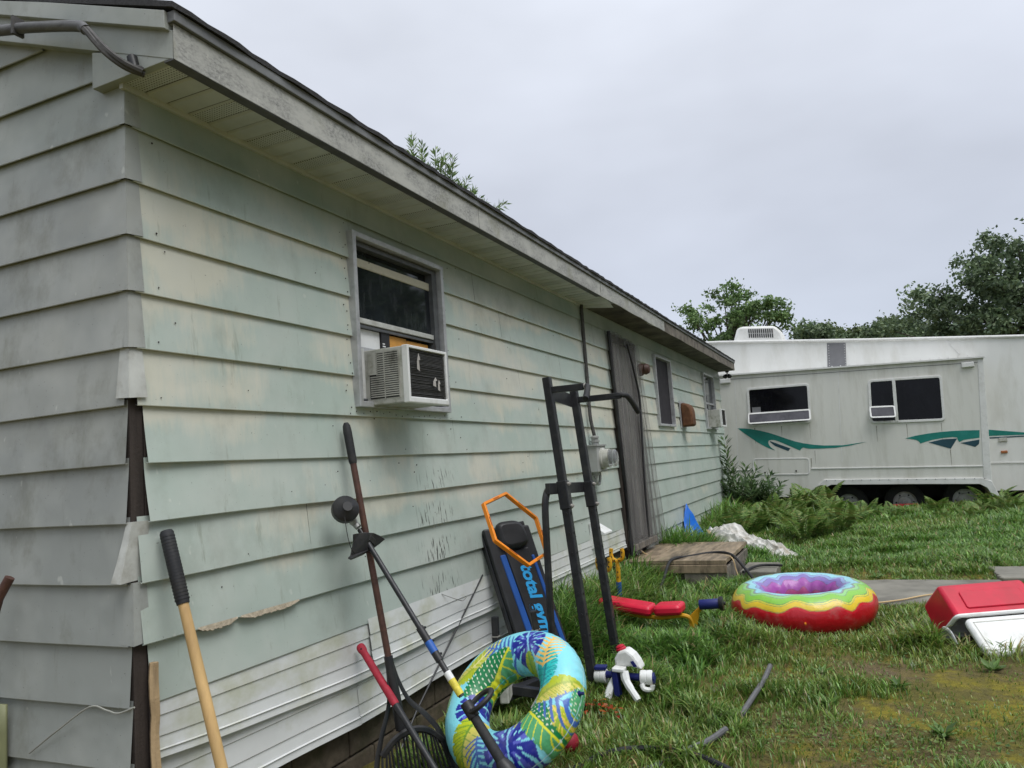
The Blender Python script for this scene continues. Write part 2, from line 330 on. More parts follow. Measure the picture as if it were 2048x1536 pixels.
def soffit_mat(name, holes):
    m, b = newmat(name); N, L = nodes(m); g = N.new('ShaderNodeNewGeometry'); sp = N.new('ShaderNodeSeparateXYZ'); L.new(g.outputs['Position'], sp.inputs[0])
    c = mix(N, L, ramp(N, L, noise(N, L, 5, 4), [(.45, 0), (.75, 1)]), (.55, .57, .555), (.43, .45, .43))
    if holes:
        def dots(sx):
            fx = math_(N, L, 'SUBTRACT', math_(N, L, 'FRACT', math_(N, L, 'MULTIPLY_ADD', sp.outputs[0], 80)), .5); fy = math_(N, L, 'SUBTRACT', math_(N, L, 'FRACT', math_(N, L, 'MULTIPLY', sp.outputs[1], 80)), .5)
            return math_(N, L, 'LESS_THAN', math_(N, L, 'ADD', math_(N, L, 'MULTIPLY', fx, fx), math_(N, L, 'MULTIPLY', fy, fy)), .045)
        c = mix(N, L, dots(0), c, (.02, .02, .018))
    L.new(c, b.inputs['Base Color']); b.inputs['Roughness'].default_value = .5; return m
M['soffit'] = soffit_mat('vinyl soffit', False); M['soffith'] = soffit_mat('perforated vinyl soffit', True)
def glass_mat(name, col, rough=.04, sp=.5, dust=.10):
    m, b = newmat(name); N, L = nodes(m); n = noise(N, L, 3, 3)
    gc = ramp(N, L, n, [(.3, tuple(x*.5 for x in col)), (.7, tuple(x*1.4 for x in col))]); gc = mix(N, L, math_(N, L, 'MULTIPLY', ramp(N, L, noise(N, L, 9, 5, .7, stretch=(2, 2, .5)), [(.5, 0), (.8, 1)]), dust), gc, (.34, .35, .35)); L.new(gc, b.inputs['Base Color']); b.inputs['Roughness'].default_value = rough; setspec(b, sp)
    bump(N, L, noise(N, L, 2.5, 2), b, .05, .01); return m
M['glass'] = glass_mat('window glass over a dark room', (.018, .022, .026)); M['tint'] = glass_mat('tinted trailer glass', (.005, .005, .007), .06, .22, .012); M['screen'] = mat('dark insect screen', (.022, .018, .024), .7, var=.35, scale=3, stretch=(3, 1, .6)); M['flap'] = glass_mat('tinted hopper glass', (.055, .052, .062), .25)
def net_mat():
    m, b = newmat('fine black netting'); N, L = nodes(m); b.inputs['Base Color'].default_value = (.17, .165, .16, 1); b.inputs['Roughness'].default_value = .8
    t = N.new('ShaderNodeBsdfTransparent'); mx = N.new('ShaderNodeMixShader')
    w = noise(N, L, 22, 2, .5, stretch=(3, 3, .15)); r = N.new('ShaderNodeMapRange'); r.inputs[1].default_value = .3; r.inputs[2].default_value = .7; r.inputs[3].default_value = .22; r.inputs[4].default_value = .52; L.new(w, r.inputs[0]); L.new(r.outputs[0], mx.inputs[0])
    L.new(t.outputs[0], mx.inputs[1]); L.new(b.outputs[0], mx.inputs[2]); L.new(mx.outputs[0], N['Material Output'].inputs[0]); return m
M['net'] = net_mat()
def clear_mat():
    m, b = newmat('clear meter glass'); b.inputs['Transmission Weight'].default_value = .85; b.inputs['Roughness'].default_value = .05; b.inputs['Base Color'].default_value = (.9, .92, .92, 1); return m
M['clear'] = clear_mat()
def ground_mat():
    m, b = newmat('moss, soil and thatch'); N, L = nodes(m)
    a = noise(N, L, .9, 5, .6); d = noise(N, L, 3.2, 6, .7); e = noise(N, L, 90, 4, .75); f = noise(N, L, 22, 5, .7)
    c = mix(N, L, ramp(N, L, a, [(.40, 0), (.58, 1)]), (.17, .125, .07), (.19, .17, .045))
    c = mix(N, L, ramp(N, L, d, [(.47, 0), (.62, 1)]), c, (.34, .29, .035))
    c = mix(N, L, ramp(N, L, noise(N, L, 1.7, 5, .6), [(.55, 0), (.68, 1)]), c, (.22, .16, .10))
    c = mix(N, L, ramp(N, L, f, [(.35, 0), (.65, 1)]), mix(N, L, .5, c, (.07, .07, .025)), c)
    c = mix(N, L, ramp(N, L, e, [(.3, 0), (.7, 1)]), mix(N, L, .5, c, (.04, .035, .018)), c)
    L.new(c, b.inputs['Base Color']); b.inputs['Roughness'].default_value = .95; setspec(b, .15)
    bump(N, L, math_(N, L, 'ADD', f, math_(N, L, 'MULTIPLY', e, .4)), b, .9, .03); return m
M['ground'] = ground_mat()

# ------------------------------------------------------------------ ground
def ss(a, b, x):
    t = np.clip((x-a)/(b-a), 0, 1); return t*t*(3-2*t)
def gz(x, y):
    x = np.asarray(x, float); y = np.asarray(y, float)
    near = np.exp(-((x-5)**2+(y+3)**2)/160)
    return .105+.045*ss(1.6, 3.4, x)+.05*ss(-.6, -.05, y)*ss(2.2, 3.2, x)*(1-ss(9, 13, x))+near*(.012*np.sin(2.3*x+1.1*y)+.01*np.sin(3.9*y-1.7*x+2)+.006*np.sin(7.1*x+5.3*y))
xs = np.concatenate([[-600, -200, -60, -20, -8, -4], np.arange(-2, 16.01, .2), [18, 22, 30, 60, 150, 400, 900]])
ys = np.concatenate([[-700, -250, -90, -40, -20, -14], np.arange(-10, .61, .2), [2, 4, 8, 20, 60, 200, 700]])
gx, gy = np.meshgrid(xs, ys, indexing='ij'); gzz = gz(gx, gy)
g = MB(); nyy = len(ys); g.v = list(zip(gx.ravel().tolist(), gy.ravel().tolist(), gzz.ravel().tolist()))
g.f = [(i*nyy+j, (i+1)*nyy+j, (i+1)*nyy+j+1, i*nyy+j+1) for i in range(len(xs)-1) for j in range(nyy-1)]
tag(g.build('ground', M['ground'], smooth='all'), kind='structure')
def slab(x0, x1, y0, y1, seed):
    r = random.Random(seed); m = MB(); n = 14; pts = []
    for (ax, ay), (bx, by) in (((x0, y0), (x1, y0)), ((x1, y0), (x1, y1)), ((x1, y1), (x0, y1)), ((x0, y1), (x0, y0))):
        for k in range(n): t = k/n; pts.append((ax+(bx-ax)*t+r.uniform(-.02, .02), ay+(by-ay)*t+r.uniform(-.02, .02), .185))
    m.prism(pts, (0, 0, -.1)); return m
p1 = tag(slab(5.08, 6.22, -3.3, -1.2, 1).build('path', M['conc'], bevel=.012), kind='structure')
p2 = tag(slab(6.3, 7.0, -4.9, -3.32, 2).build('path', M['conc'], bevel=.012), kind='structure')

# ------------------------------------------------------------------ the house
E1, CH = 2.8125, .2032
HX1, HW = 12.85, 3.6
house = thing('clapboard_house', (0, 0, .1), 'long low house with weathered pale green and cream lap siding', 'house')
OPEN = [(1.30, 2.23, 1.842, 2.748), (5.80, 6.72, .58, 2.76), (7.68, 8.58, 1.85, 2.765), (11.02, 12.0, 1.85, 2.80)]
def pieces(zb, zt, s0, s1, opens):
    cuts = sorted({s0, s1, *[c for o in opens for c in o[:2] if s0 < c < s1]}); out = []
    for a, b in zip(cuts, cuts[1:]):
        mid = (a+b)/2; hit = [o for o in opens if o[0] < mid < o[1] and o[3] > zb and o[2] < zt]
        if not hit: out.append((a, b, zb, zt, True)); continue
        o = hit[0]
        if o[2]-zb > .012: out.append((a, b, zb, o[2], True))
        if zt-o[3] > .012: out.append((a, b, o[3], zt, False))
    return out
def board(name, zb, zt, s0, s1, wall, m, parent, warp=.0015, sag=.001, opens=(), slope=0, end_lift=0, flare=0):
    """one lap board; wall 'x' = long wall (faces -y), 'y' = gable (faces -x)"""
    mb = MB(); w1, w2 = wob(int(zb*977+s0*131+(5 if wall == 'x' else 0))), wob(int(zb*331)+17); H = zt-zb
    def pt(s, d, z): return (s, -d, z) if wall == 'x' else (-d, s, z)
    for a, b, z0, z1, lip in pieces(zb, zt, s0, s1, opens):
        n = max(2, int((b-a)/.09)+1)
        def dep(s, z):
            t = (zt-z)/H; d = .004+.0125*t+warp*t*(1+w1(s*1.7))+flare*t*t*max(0, 1-(s-s0)/.5)
            return d
        def dz(s, z):
            t = (zt-z)/H; return t*(sag*w2(s)+slope*(s-s0)+end_lift*max(0, 1-(s-s0)/.7)**2)
        zz = [z1+(.02 if z1 == zt else 0)]+[z1+(z0-z1)*q for q in (.12, .35, .65, 1)]
        ss_ = [a+(b-a)*i/(n-1) for i in range(n)]
        mb.add([pt(s, dep(s, min(z, zt)) if z <= zt else .004, z+dz(s, min(z, zt))) for s in ss_ for z in zz], [(i*5+j, i*5+j+1, (i+1)*5+j+1, (i+1)*5+j) for i in range(n-1) for j in range(4)])
        if lip:
            q = []
            for s in ss_:
                d = dep(s, z0); z = z0+dz(s, z0); q += [pt(s, d, z), pt(s, d-.0015, z-.003), pt(s, d-.011, z+.001)]
            mb.add(q, [(i*3+j, i*3+j+1, (i+1)*3+j+1, (i+1)*3+j) for i in range(n-1) for j in range(2)])
    return mb.build(name, m, parent, smooth=True)
JOINTS = {1: [3.88, 8.2], 2: [2.72, 5.3, 9.9], 3: [3.12, 7.0, 10.6], 4: [4.3, 9.2], 5: [3.4, 10.9], 6: [4.6, 8.9], 7: [2.32, 5.2, 10.1], 8: [3.5, 8.0], 9: [.905, 4.7, 9.5], 10: [1.45, 4.1, 8.6], 11: [2.6, 10.3]}
NOCAP = (7, 8, 11)
for k in range(1, 12):
    zb = E1-CH*(k-1); zt = 2.968 if k == 1 else zb+CH
    s0 = .046 if k in NOCAP else .014
    thru = [o for o in OPEN if o[2] <= zb+.012 and o[3] >= zt-.012]
    js = [s0]+JOINTS[k]+[HX1]; runs = []
    for a, b in zip(js, js[1:]):
        for o in thru:
            if a < o[0] < b: runs.append((a, o[0]+.0015)); a = o[1]
            if a < o[1] and a >= o[0]: a = o[1]
        if b-a > .02: runs.append((a, b))
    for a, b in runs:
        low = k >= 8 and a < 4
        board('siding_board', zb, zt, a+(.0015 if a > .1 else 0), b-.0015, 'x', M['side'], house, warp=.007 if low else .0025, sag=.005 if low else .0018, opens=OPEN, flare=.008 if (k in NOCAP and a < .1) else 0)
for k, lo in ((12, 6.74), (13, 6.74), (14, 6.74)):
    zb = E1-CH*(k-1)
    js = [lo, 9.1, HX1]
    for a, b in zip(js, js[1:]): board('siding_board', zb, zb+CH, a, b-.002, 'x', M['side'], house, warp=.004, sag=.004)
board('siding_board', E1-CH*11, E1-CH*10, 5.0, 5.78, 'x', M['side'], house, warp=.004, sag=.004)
# gable boards
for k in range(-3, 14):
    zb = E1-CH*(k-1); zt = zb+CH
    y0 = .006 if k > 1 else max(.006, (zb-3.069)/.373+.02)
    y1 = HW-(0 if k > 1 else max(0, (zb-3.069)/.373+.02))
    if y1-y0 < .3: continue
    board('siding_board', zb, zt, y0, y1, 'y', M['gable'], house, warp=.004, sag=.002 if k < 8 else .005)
# white vinyl rows at the bottom
def vinyl(s0, s1, top, bot, warp, seed, out=0):
    w = wob(seed); w2 = wob(seed+50); mb = MB(); n = max(4, int((s1-s0)/.07)); prof = [(0, .012), (.33, .020), (.345, .0155), (.66, .021), (.675, .0165), (.86, .022), (.872, .031), (.89, .025), (1, .029), (1.004, .012)]
    for i in range(n+1):
        s = s0+(s1-s0)*i/n; t = i/n; zt_, zb_ = top(t), bot(t)+warp*w(s*1.4)
        for f, d in prof: mb.v.append((s, -(d+out+warp*1.2*f*(1+w2(s*2))), zt_+(zb_-zt_)*f))
    m = len(prof); mb.f = [(i*m+j, i*m+j+1, (i+1)*m+j+1, (i+1)*m+j) for i in range(n) for j in range(m-1)]
    return mb.build('vinyl_strip', M['vinyl'], house, smooth=True)
lin = lambda a, b: (lambda t: a+(b-a)*t)
vinyl(.055, 1.33, lin(.80, .80), lambda t: .602-.065*math.sin(t*1.55), .006, 3, .004)
vinyl(1.30, 3.0, lin(.80, .80), lambda t: .575+.02*t, .008, 4, .014)
vinyl(2.99, 5.78, lin(.80, .80), lin(.585, .585), .004, 5, .006)
vinyl(.058, 1.20, lin(.62, .60), lambda t: .372-.035*t, .006, 6)
vinyl(1.195, 3.3, lin(.60, .60), lambda t: .345+.025*t, .006, 7, .004)
vinyl(3.29, 5.05, lin(.60, .60), lin(.375, .375), .004, 8)
# foundation blocks
blk = MB().box((0, 0, 0), (.39, .12, .19)).build('foundation_block', M['foundation'], house, bevel=.008)
blk.location = Vector((.2, .10, .28))
for r_ in range(3):
    for i in range(32):
        if r_ == 0 and i == 0: continue
        x = .2+i*.4+(.2 if r_ % 2 else 0)
        if x > 12.7: continue
        c = blk.copy(); COL.objects.link(c); c.parent = house; c.location = Vector((x, .10, .28-.2*r_))
        c.rotation_euler = (0, 0, random.uniform(-.012, .012))
MB().span((0, .125, -.1), (HX1, HW-.05, .37)).build('foundation_core', M['foundation'], house)
# sheathing behind the boards with openings, and the dark interior
def sheath():
    m = MB(); xsx = sorted({.02, HX1, *[c for o in OPEN for c in o[:2]]})
    for a, b in zip(xsx, xsx[1:]):
        o = [q for q in OPEN if q[0] <= a+.001 and q[1] >= b-.001]
        if not o: m.span((a, .012, .36), (b, .05, 2.96))
        else:
            if o[0][2] > .4: m.span((a, .012, .36), (b, .05, o[0][2]))
            m.span((a, .012, o[0][3]), (b, .05, 2.96))
    m.span((.012, .05, .36), (.05, HW-.05, 2.96)); m.span((HX1-.05, .05, .3), (HX1-.012, HW-.05, 2.96)); m.span((.02, HW-.05, .36), (HX1, HW-.012, 2.96))
    return m
sheath().build('sheathing', M['darkwood'], house)
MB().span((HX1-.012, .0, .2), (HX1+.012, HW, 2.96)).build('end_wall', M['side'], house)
MB().span((-.004, .0, .1), (.05, .05, 2.9)).build('corner_post', M['darkwood'], house, bevel=.003)
MB().span((.052, -.003, .2), (.085, .006, 1.8)).build('corner_post', M['darkwood'], house, bevel=.003)
lt = MB(); wl1 = wob(77)
lt.tube([(.045+.004*wl1(z*9), -.035+.004*wl1(z*7+2), z) for z in np.linspace(.05, .915, 16)], [.017+.003*wl1(z*23) for z in np.linspace(.05, .915, 16)], n=6).build('lath', M['lath'], house)
# metal corner caps
def cap(zb, zt, m='gable', wl=.035, wr=.045, d0=.0065, d1=.0195, lean=(0, 0), bow=0):
    """folded sheet-metal corner: a left wing on the gable side, a right wing on the long wall"""
    mb = MB(); rows = []
    for t in (0, .33, .66, 1):
        z = zt+(zb-zt)*t; d = d0+(d1-d0)*t+bow*math.sin(t*PI); ox, oy = lean[0]*t, lean[1]*t; fl = 1+.12*t
        rows.append([(-d+ox, wl*fl+oy, z+.004*t), (-d+ox, -d+oy, z), (-d+ox, -d+oy, z), (wr*fl+ox, -d+oy, z+.006*t)])
    mb.add([p for r in rows for p in r], [(i*4+j, i*4+j+1, (i+1)*4+j+1, (i+1)*4+j) for i in range(3) for j in (0, 2)])
    return mb.build('corner_cap', M[m], house, solid=.0014)
for k in (1, 2, 3, 4, 5, 10): cap(E1-CH*(k-1)-.002, 2.968 if k == 1 else E1-CH*(k-2)+.002)
cap(E1-CH*5+.022, E1-CH*4, 'capmetal', .034, .044, .009, .026)
cap(E1-CH*8+.004, E1-CH*7+.004, 'capmetal', .012, .060, .012, .030, (-.022, .030), -.003)
# torn foam backing showing under a board
wi = wob(31)
for a, b in ((.245, .44), (.46, .80)):
    n = 40; ib = MB()
    for i in range(n):
        x0, x1 = a+(b-a)*i/n, a+(b-a)*(i+1)/n; t = (i+.5)/n
        hh = (.012+.012*abs(wi(x0*37)))*min(1, 5*t, 5*(1-t))+.003
        ib.add([(x0, -.03, .987), (x1, -.03, .987), (x1, -.034, .984-hh), (x0, -.034, .984-hh*random.uniform(.8, 1)), (x0, -.012, .987), (x1, -.012, .987), (x1, -.018, .984-hh), (x0, -.018, .984-hh)], [(0, 1, 2, 3), (4, 7, 6, 5), (3, 2, 6, 7)])
    ib.build('torn_backing', M['insul'], house)
# nail heads and holes left in the boards
nr = random.Random(3); nl = MB()
pts_ = [(1.26+nr.uniform(-.03, .02), 1.75+i*.052+nr.uniform(-.02, .02)) for i in range(21)]+[(2.27+nr.uniform(-.02, .03), 1.75+i*.06+nr.uniform(-.02, .02)) for i in range(18)]+[(1.3+i*.06, 1.815+nr.uniform(-.012, .008)) for i in range(16)]+[(nr.uniform(.08, 5.6), nr.uniform(.85, 2.9)) for _ in range(90)]+[(.10+.02*nr.random(), E1-CH*k+.03) for k in range(2, 11)]
for x, z in pts_:
    t_ = ((E1+CH*40-z) % CH)/CH; d_ = .004+.0125*t_+.004; rr_ = nr.uniform(.0022, .0042)
    nl.lathe([(rr_, 0), (rr_*.8, .0022), (0, .0025)], (x, -d_, z), (0, -1, 0), 6)
tag(nl.build('nail_heads', M['darkwood'], house), kind='stuff')
# eaves: soffit panels, fascia, drip edge, roof
SO, FY = 2.968, -.300
for i in range(17):
    x0 = -.03+i*.303; mb = MB(); mh = MB(); wz = .25*(1 if i == 16 else 0)
    for s_ in range(3):
        a = x0+s_*.101; tgt = mh if s_ == 0 else mb
        dzz = lambda x: -.05*max(0, (x-(x0))/.3)**2 if i == 16 else .0
        P4 = [(a+.004, 0), (a+.013, -.007), (a+.092, -.007), (a+.101, 0)]
        tgt.add([(x, y, SO+z+dzz(x)*(1 if y < -.1 else .2)) for x, z in P4 for y in (.0, FY+.002)], [(0, 1, 3, 2), (2, 3, 5, 4), (4, 5, 7, 6)])
    pn = mb.build('soffit_panel', M['soffit'], house); mh.build('perforated_strip', M['soffith'], pn)
for a, b in ((-.055, 2.27), (2.27, 4.72)): MB().span((a+.002, FY-.002, SO-.0135), (b-.002, FY+.042, SO-.009)).build('fascia_return', M['return'], house)
MB().box((2.5, -.012, SO-.014), (5.05, .018, .022)).build('soffit_channel', M['soffit'], house)
MB().span((-.05, FY+.01, SO+.012), (HX1+.05, .05, SO+.03)).build('soffit_board', M['ply'], house)
MB().span((5.15, FY+.005, SO-.012), (HX1+.05, .0, SO+.008)).build('soffit_board', M['ply'], house)
for a, b in ((-.055, 2.27), (2.27, 4.72), (4.72, 7.22), (7.22, HX1+.06)):
    mb = MB(); w = wob(int(a*10)); n = max(6, int((b-a)/.12)); old = a > 4; pr = [(-.012, -.012, .022), (.0, -.012, .0), (0, 0, 0)]
    for i in range(n+1):
        x = a+.002+(b-a-.004)*i/n; q = .002*w(x*2)+(.006*w(x*3) if old else 0)
        dn = .01*max(0, w(x*1.3)-.45) if a < 5 else 0
        mb.v += [(x, FY+.03, SO-.008+q-dn), (x, FY-.004, SO-.01+q-dn), (x, FY-.004-.003*w(x*1.1), SO+.055+q), (x, FY-.004, 3.085), (x, FY+.02, 3.086)]
    mb.f = [(i*5+j, i*5+j+1, (i+1)*5+j+1, (i+1)*5+j) for i in range(n) for j in range(4)]
    o = mb.build('fascia_board', M['fascia'] if a < 7 else M['oldwood'], house, smooth=True)
dr = MB(); dr.span((-.06, FY-.018, 3.088), (HX1+.07, FY+.02, 3.128)); dr.build('drip_edge', mat('dark drip edge', (.17, .175, .18), .55, var=.25, scale=12), house, bevel=.003)
PITCH = .373
def roof():
    m = MB(); n = 170; w = wob(5); ridge = HW/2; top = 3.135+PITCH*(ridge-FY)
    rows = []
    for i in range(n+1):
        x = -.075+(HX1+.16)*i/n; j = random.uniform(-.006, .006); s_ = -.012*math.sin(PI*i/n)
        rows.append([(x, FY-.028+j, 3.128+s_), (x, FY-.030+j, 3.146+s_+random.uniform(-.004, .004)), (x, ridge, top+.02), (x, HW-FY+.02, 3.146), (x, HW-FY+.02, 3.12), (x, ridge, top-.05)])
    m.v = [p for r in rows for p in r]
    m.f = [(i*6+j, i*6+(j+1) % 6, (i+1)*6+(j+1) % 6, (i+1)*6+j) for i in range(n) for j in range(6)]+[tuple(range(5, -1, -1)), tuple(n*6+j for j in range(6))]
    return m.build('roof', M['shingle'], house)
roof()
def rake(y0, y1, lo, hi, x0, x1, name, m):
    f = lambda y, o: (y, 3.06+PITCH*(min(y, HW-y)-(-.214))+o-.071)
    mb = MB(); pts = [f(y0, lo), f(HW/2, lo), f(y1, lo), f(y1, hi), f(HW/2, hi), f(y0, hi)]
    mb.prism([(x0, *p) for p in pts], (x1-x0, 0, 0)); return mb.build(name, m, house, bevel=.002)
gm = M['gable']
rake(FY+.002, HW-FY, 0, .105, -.052, -.004, 'rake_board', gm)
rake(FY+.014, HW-FY-.01, .100, .165, -.075, -.004, 'rake_trim', gm)
MB().prism([(-.05, FY+.003, SO-.004), (-.05, .105, SO-.008), (-.05, .105, 3.10), (-.05, FY+.003, 2.985)], (.046, 0, 0)).build('eave_return', gm, house, bevel=.002)
MB().add([(-.06, .12, 3.385), (-.06, .30, 3.45), (-.02, .30, 3.47), (-.02, .12, 3.40)], [(0, 1, 2, 3)]).build('roof_tarp_edge', M['tarpblue'], house, solid=.004)
# floodlight on the far corner, round lamp base, dryer vent, range vent
fl = MB(); fl.lathe([(.035, 0), (.035, .02), (.012, .03), (.012, .06)], (12.9, -.16, SO-.01), (0, 0, -1), 12, True)
for s_ in (-.05, .05): fl.lathe([(.012, 0), (.03, .02), (.042, .07), (.04, .075)], (12.9, -.16+s_*.3, SO-.07), (-.3, s_*6, -.5), 12, True)
fl.build('floodlight', M['black'], house, smooth=True)
lb = MB(); lb.lathe([(.075, 0), (.075, .03), (.06, .06), (.068, .08), (.05, .12), (.02, .13)], (6.95, -.02, 2.50), (0, -1, .0), 16, True); lb.build('wall_lamp', M['brownpole'], house, smooth=True)
dv = MB(); dv.span((4.72, -.04, .70), (4.93, -.018, .93)); dv.add([(4.73, -.04, .92), (4.92, -.04, .92), (4.94, -.16, .84), (4.71, -.16, .84), (4.73, -.04, .80), (4.92, -.04, .80), (4.94, -.16, .82), (4.71, -.16, .82)], [(0, 1, 2, 3), (4, 7, 6, 5), (3, 2, 6, 7), (0, 3, 7, 4), (1, 5, 6, 2)])
dv.build('dryer_vent', M['white'], house, bevel=.004)
rv_ = MB(); hood = [(0, 2.20), (-.05, 2.198), (-.09, 2.185), (-.125, 2.155), (-.15, 2.11), (-.16, 2.05), (-.162, 1.90), (-.155, 1.86), (0, 1.86)]
rv_.prism([(9.07, y-.02, z) for y, z in hood], (.25, 0, 0)); vh = rv_.build('vent_hood', M['rust'], house, bevel=.028, smooth=True)
MB().span((9.0, -.026, 1.84), (9.38, -.019, 2.23)).build('flange', M['alum'], vh)

# windows
def window(x0, x1, z0, z1, name='window', fw=.030):
    o = [(x0, -.05, z0), (x1, -.05, z0), (x1, -.05, z1), (x0, -.05, z1)]; i_ = [(x0+fw, -.05, z0+fw), (x1-fw, -.05, z0+fw), (x1-fw, -.05, z1-fw), (x0+fw, -.05, z1-fw)]
    f = MB().ring(o, i_, (0, .09, 0)).build(name, M['alum'], house, bevel=.004)
    return f
w1 = window(1.296, 2.235, 1.838, 2.752)
MB().ring([(1.334, -.018, 1.876), (2.197, -.018, 1.876), (2.197, -.018, 2.714), (1.334, -.018, 2.714)], [(1.352, -.018, 1.886), (2.145, -.018, 1.886), (2.145, -.018, 2.69), (1.352, -.018, 2.69)], (0, .07, 0)).build('track', M['track'], w1)
MB().span((1.352, .032, 2.17), (2.145, .036, 2.69)).build('pane', M['glass'], w1)
MB().span((1.352, .010, 2.31), (2.145, .014, 2.60)).build('pane', M['glass'], w1)
MB().span((1.352, .004, 2.588), (2.145, .03, 2.635)).build('sash_rail', M['cream'], w1, bevel=.004)
MB().span((1.352, -.008, 2.283), (2.145, .02, 2.312)).build('sash_rail', M['capmetal'], w1, bevel=.003)
MB().span((1.352, -.002, 2.262), (2.145, .012, 2.276)).build('sash_rail', M['track'], w1)
MB().span((1.352, .045, 1.886), (2.145, .05, 2.17)).build('inner_panel', M['black'], w1)
MB().span((1.352, .020, 2.155), (1.60, .03, 2.262)).build('filler_strip', M['white'], w1, bevel=.003)
MB().span((1.352, .004, 2.140), (1.62, .028, 2.160)).build('sash_rail', M['alum'], w1)
ac_ = MB()
for i in range(9):
    xa = 1.352+i*.0065
    ac_.add([(xa, .0, 1.886), (xa+.003, -.008, 1.886), (xa+.0065, .0, 1.886), (xa, .0, 2.15), (xa+.003, -.008, 2.15), (xa+.0065, .0, 2.15)], [(0, 1, 4, 3), (1, 2, 5, 4)])
ac_.build('accordion_panel', M['white'], w1)
w2 = window(7.68, 8.58, 1.85, 2.765); MB().span((7.71, .0, 1.88), (8.55, .004, 2.735)).build('insect_screen', M['screen'], w2)
w3 = window(11.02, 12.0, 1.85, 2.80); MB().span((11.05, .0, 1.88), (11.97, .004, 2.78)).build('pane', M['glass'], w3)
MB().span((11.05, -.02, 2.28), (11.97, .0, 2.31)).build('sash_rail', M['alum'], w3); MB().span((11.05, -.015, 1.88), (11.28, -.003, 2.2)).build('filler_strip', M['white'], w3)
# door behind the netting
dj = MB().ring([(5.79, -.045, .55), (6.73, -.045, .55), (6.73, -.045, 2.78), (5.79, -.045, 2.78)], [(5.85, -.045, .62), (6.67, -.045, .62), (6.67, -.045, 2.72), (5.85, -.045, 2.72)], (0, .09, 0)).build('door', M['darkwood'], house, bevel=.004)
lf = MB().span((5.85, .005, .62), (6.67, .03, 2.72)).build('door_leaf', mat('scuffed grey door', (.42, .41, .38), .6, var=.2, dirt=(.16, .14, .12), dscale=4, damt=.6), dj)
MB().span((5.82, -.12, .535), (6.72, -.04, .60)).build('door_sill', M['oldwood'], dj, bevel=.004)

# ------------------------------------------------------------------ things on the house
ac = thing('air_conditioner', (1.6, -.1, 1.85), 'dirty white window air conditioner with torn black fins, in the nearest window', 'air conditioner')
AX0, AX1, AY0, AZ0, AZ1 = 1.405, 1.815, -.27, 1.845, 2.14
def ac_body(t, x0, x1, yo, z0, z1, yi=.02, slats=True):
    m = MB(); m.span((x0+.003, yo+.03, z0+.003), (x1-.003, yi, z1-.003)); m.build('case', M['acwhite'], t, bevel=.006)
    o = [(x0, yo, z0), (x1, yo, z0), (x1, yo, z1), (x0, yo, z1)]; i_ = inset([Vector(p) for p in o], .016)
    MB().ring(o, [(x0+.018, yo, z0+.03), (x1-.018, yo, z0+.03), (x1-.018, yo, z1-.016), (x0+.018, yo, z1-.016)], (0, .035, 0)).build('grille_frame', M['white'], t, bevel=.004)
    fn = MB(); n = 34
    for i in range(n):
        z = z0+.034+(z1-z0-.054)*i/(n-1); fn.box(((x0+x1)/2, yo+.016, z), (x1-x0-.034, .012, .0022), Matrix.Rotation(random.uniform(-.25, .25), 3, 'X'))
    fn.span((x0+.017, yo+.022, z0+.03), (x1-.017, yo+.026, z1-.015)); fn.build('condenser_fins', M['coil'], t)
    if slats:
        dk = MB(); lv = MB()
        dk.span((x0+.0012, yo+.055, z0+.035), (x0+.0032, yo+.235, z1-.02)); dk.build('louvre_opening', M['black'], t)
        for j in range(2):
            for i in range(21):
                z = z0+.045+i*.0113; short = j == 1 and i > 9
                ya = yo+.058+j*.088; yb = ya+(.082 if not short else .045)
                lv.box((x0-.0005, (ya+yb)/2, z), (.006, yb-ya, .0062))
            lv.span((x0-.003, yo+.058+j*.088-.006, z0+.03), (x0+.004, yo+.058+j*.088, z1-.02))
        lv.build('louvre', M['mould'], t)
        MB().span((x0-.002, yo+.185, z0+.16), (x0+.004, yo+.24, z1-.02)).build('blank_panel', M['acwhite'], t)
ac_body(ac, AX0, AX1, AY0, AZ0, AZ1)
tr = MB()
for cx, cz, h, w in ((1.50, 2.06, .09, .022), (1.66, 1.965, .05, .03), (1.70, 1.95, .06, .015)):
    tr.add([(cx-w/2, AY0-.003, cz), (cx+w/2, AY0-.010, cz+h*.1), (cx+w*.3, AY0-.003, cz+h*.5), (cx-.1*w, AY0-.012, cz-h*.6), (cx-w*.7, AY0-.004, cz-h*.45)], [(0, 1, 2), (0, 2, 3), (0, 3, 4)])
tr.build('torn_mesh', M['silver'], ac)
ac2 = thing('air_conditioner', (11.6, -.1, 1.88), 'small white window air conditioner in the farthest window of the house', 'air conditioner')
ac_body(ac2, 11.30, 11.72, -.24, 1.88, 2.18, slats=False)
pk = thing('padded_envelope', (1.9, .03, 2.16), 'orange brown padded envelope wedged above the nearest air conditioner', 'envelope')
MB().span((1.685, .018, 2.12), (1.87, .030, 2.258)).build('envelope_face', M['pack'], pk, bevel=.004); MB().span((1.873, .016, 2.12), (2.11, .028, 2.25)).build('envelope_face', M['pack'], pk, bevel=.004)
bk = thing('black_booklet', (1.63, .02, 2.16), 'black booklet with white print beside the orange envelope in the window', 'booklet')
MB().span((1.60, .008, 2.145), (1.68, .018, 2.262)).build('cover', M['black'], bk, bevel=.002)
pr_ = MB()
for i in range(3): pr_.span((1.607, .0065, 2.168+i*.014), (1.64-.006*i, .0078, 2.175+i*.014))
pr_.build('print', M['white'], bk)

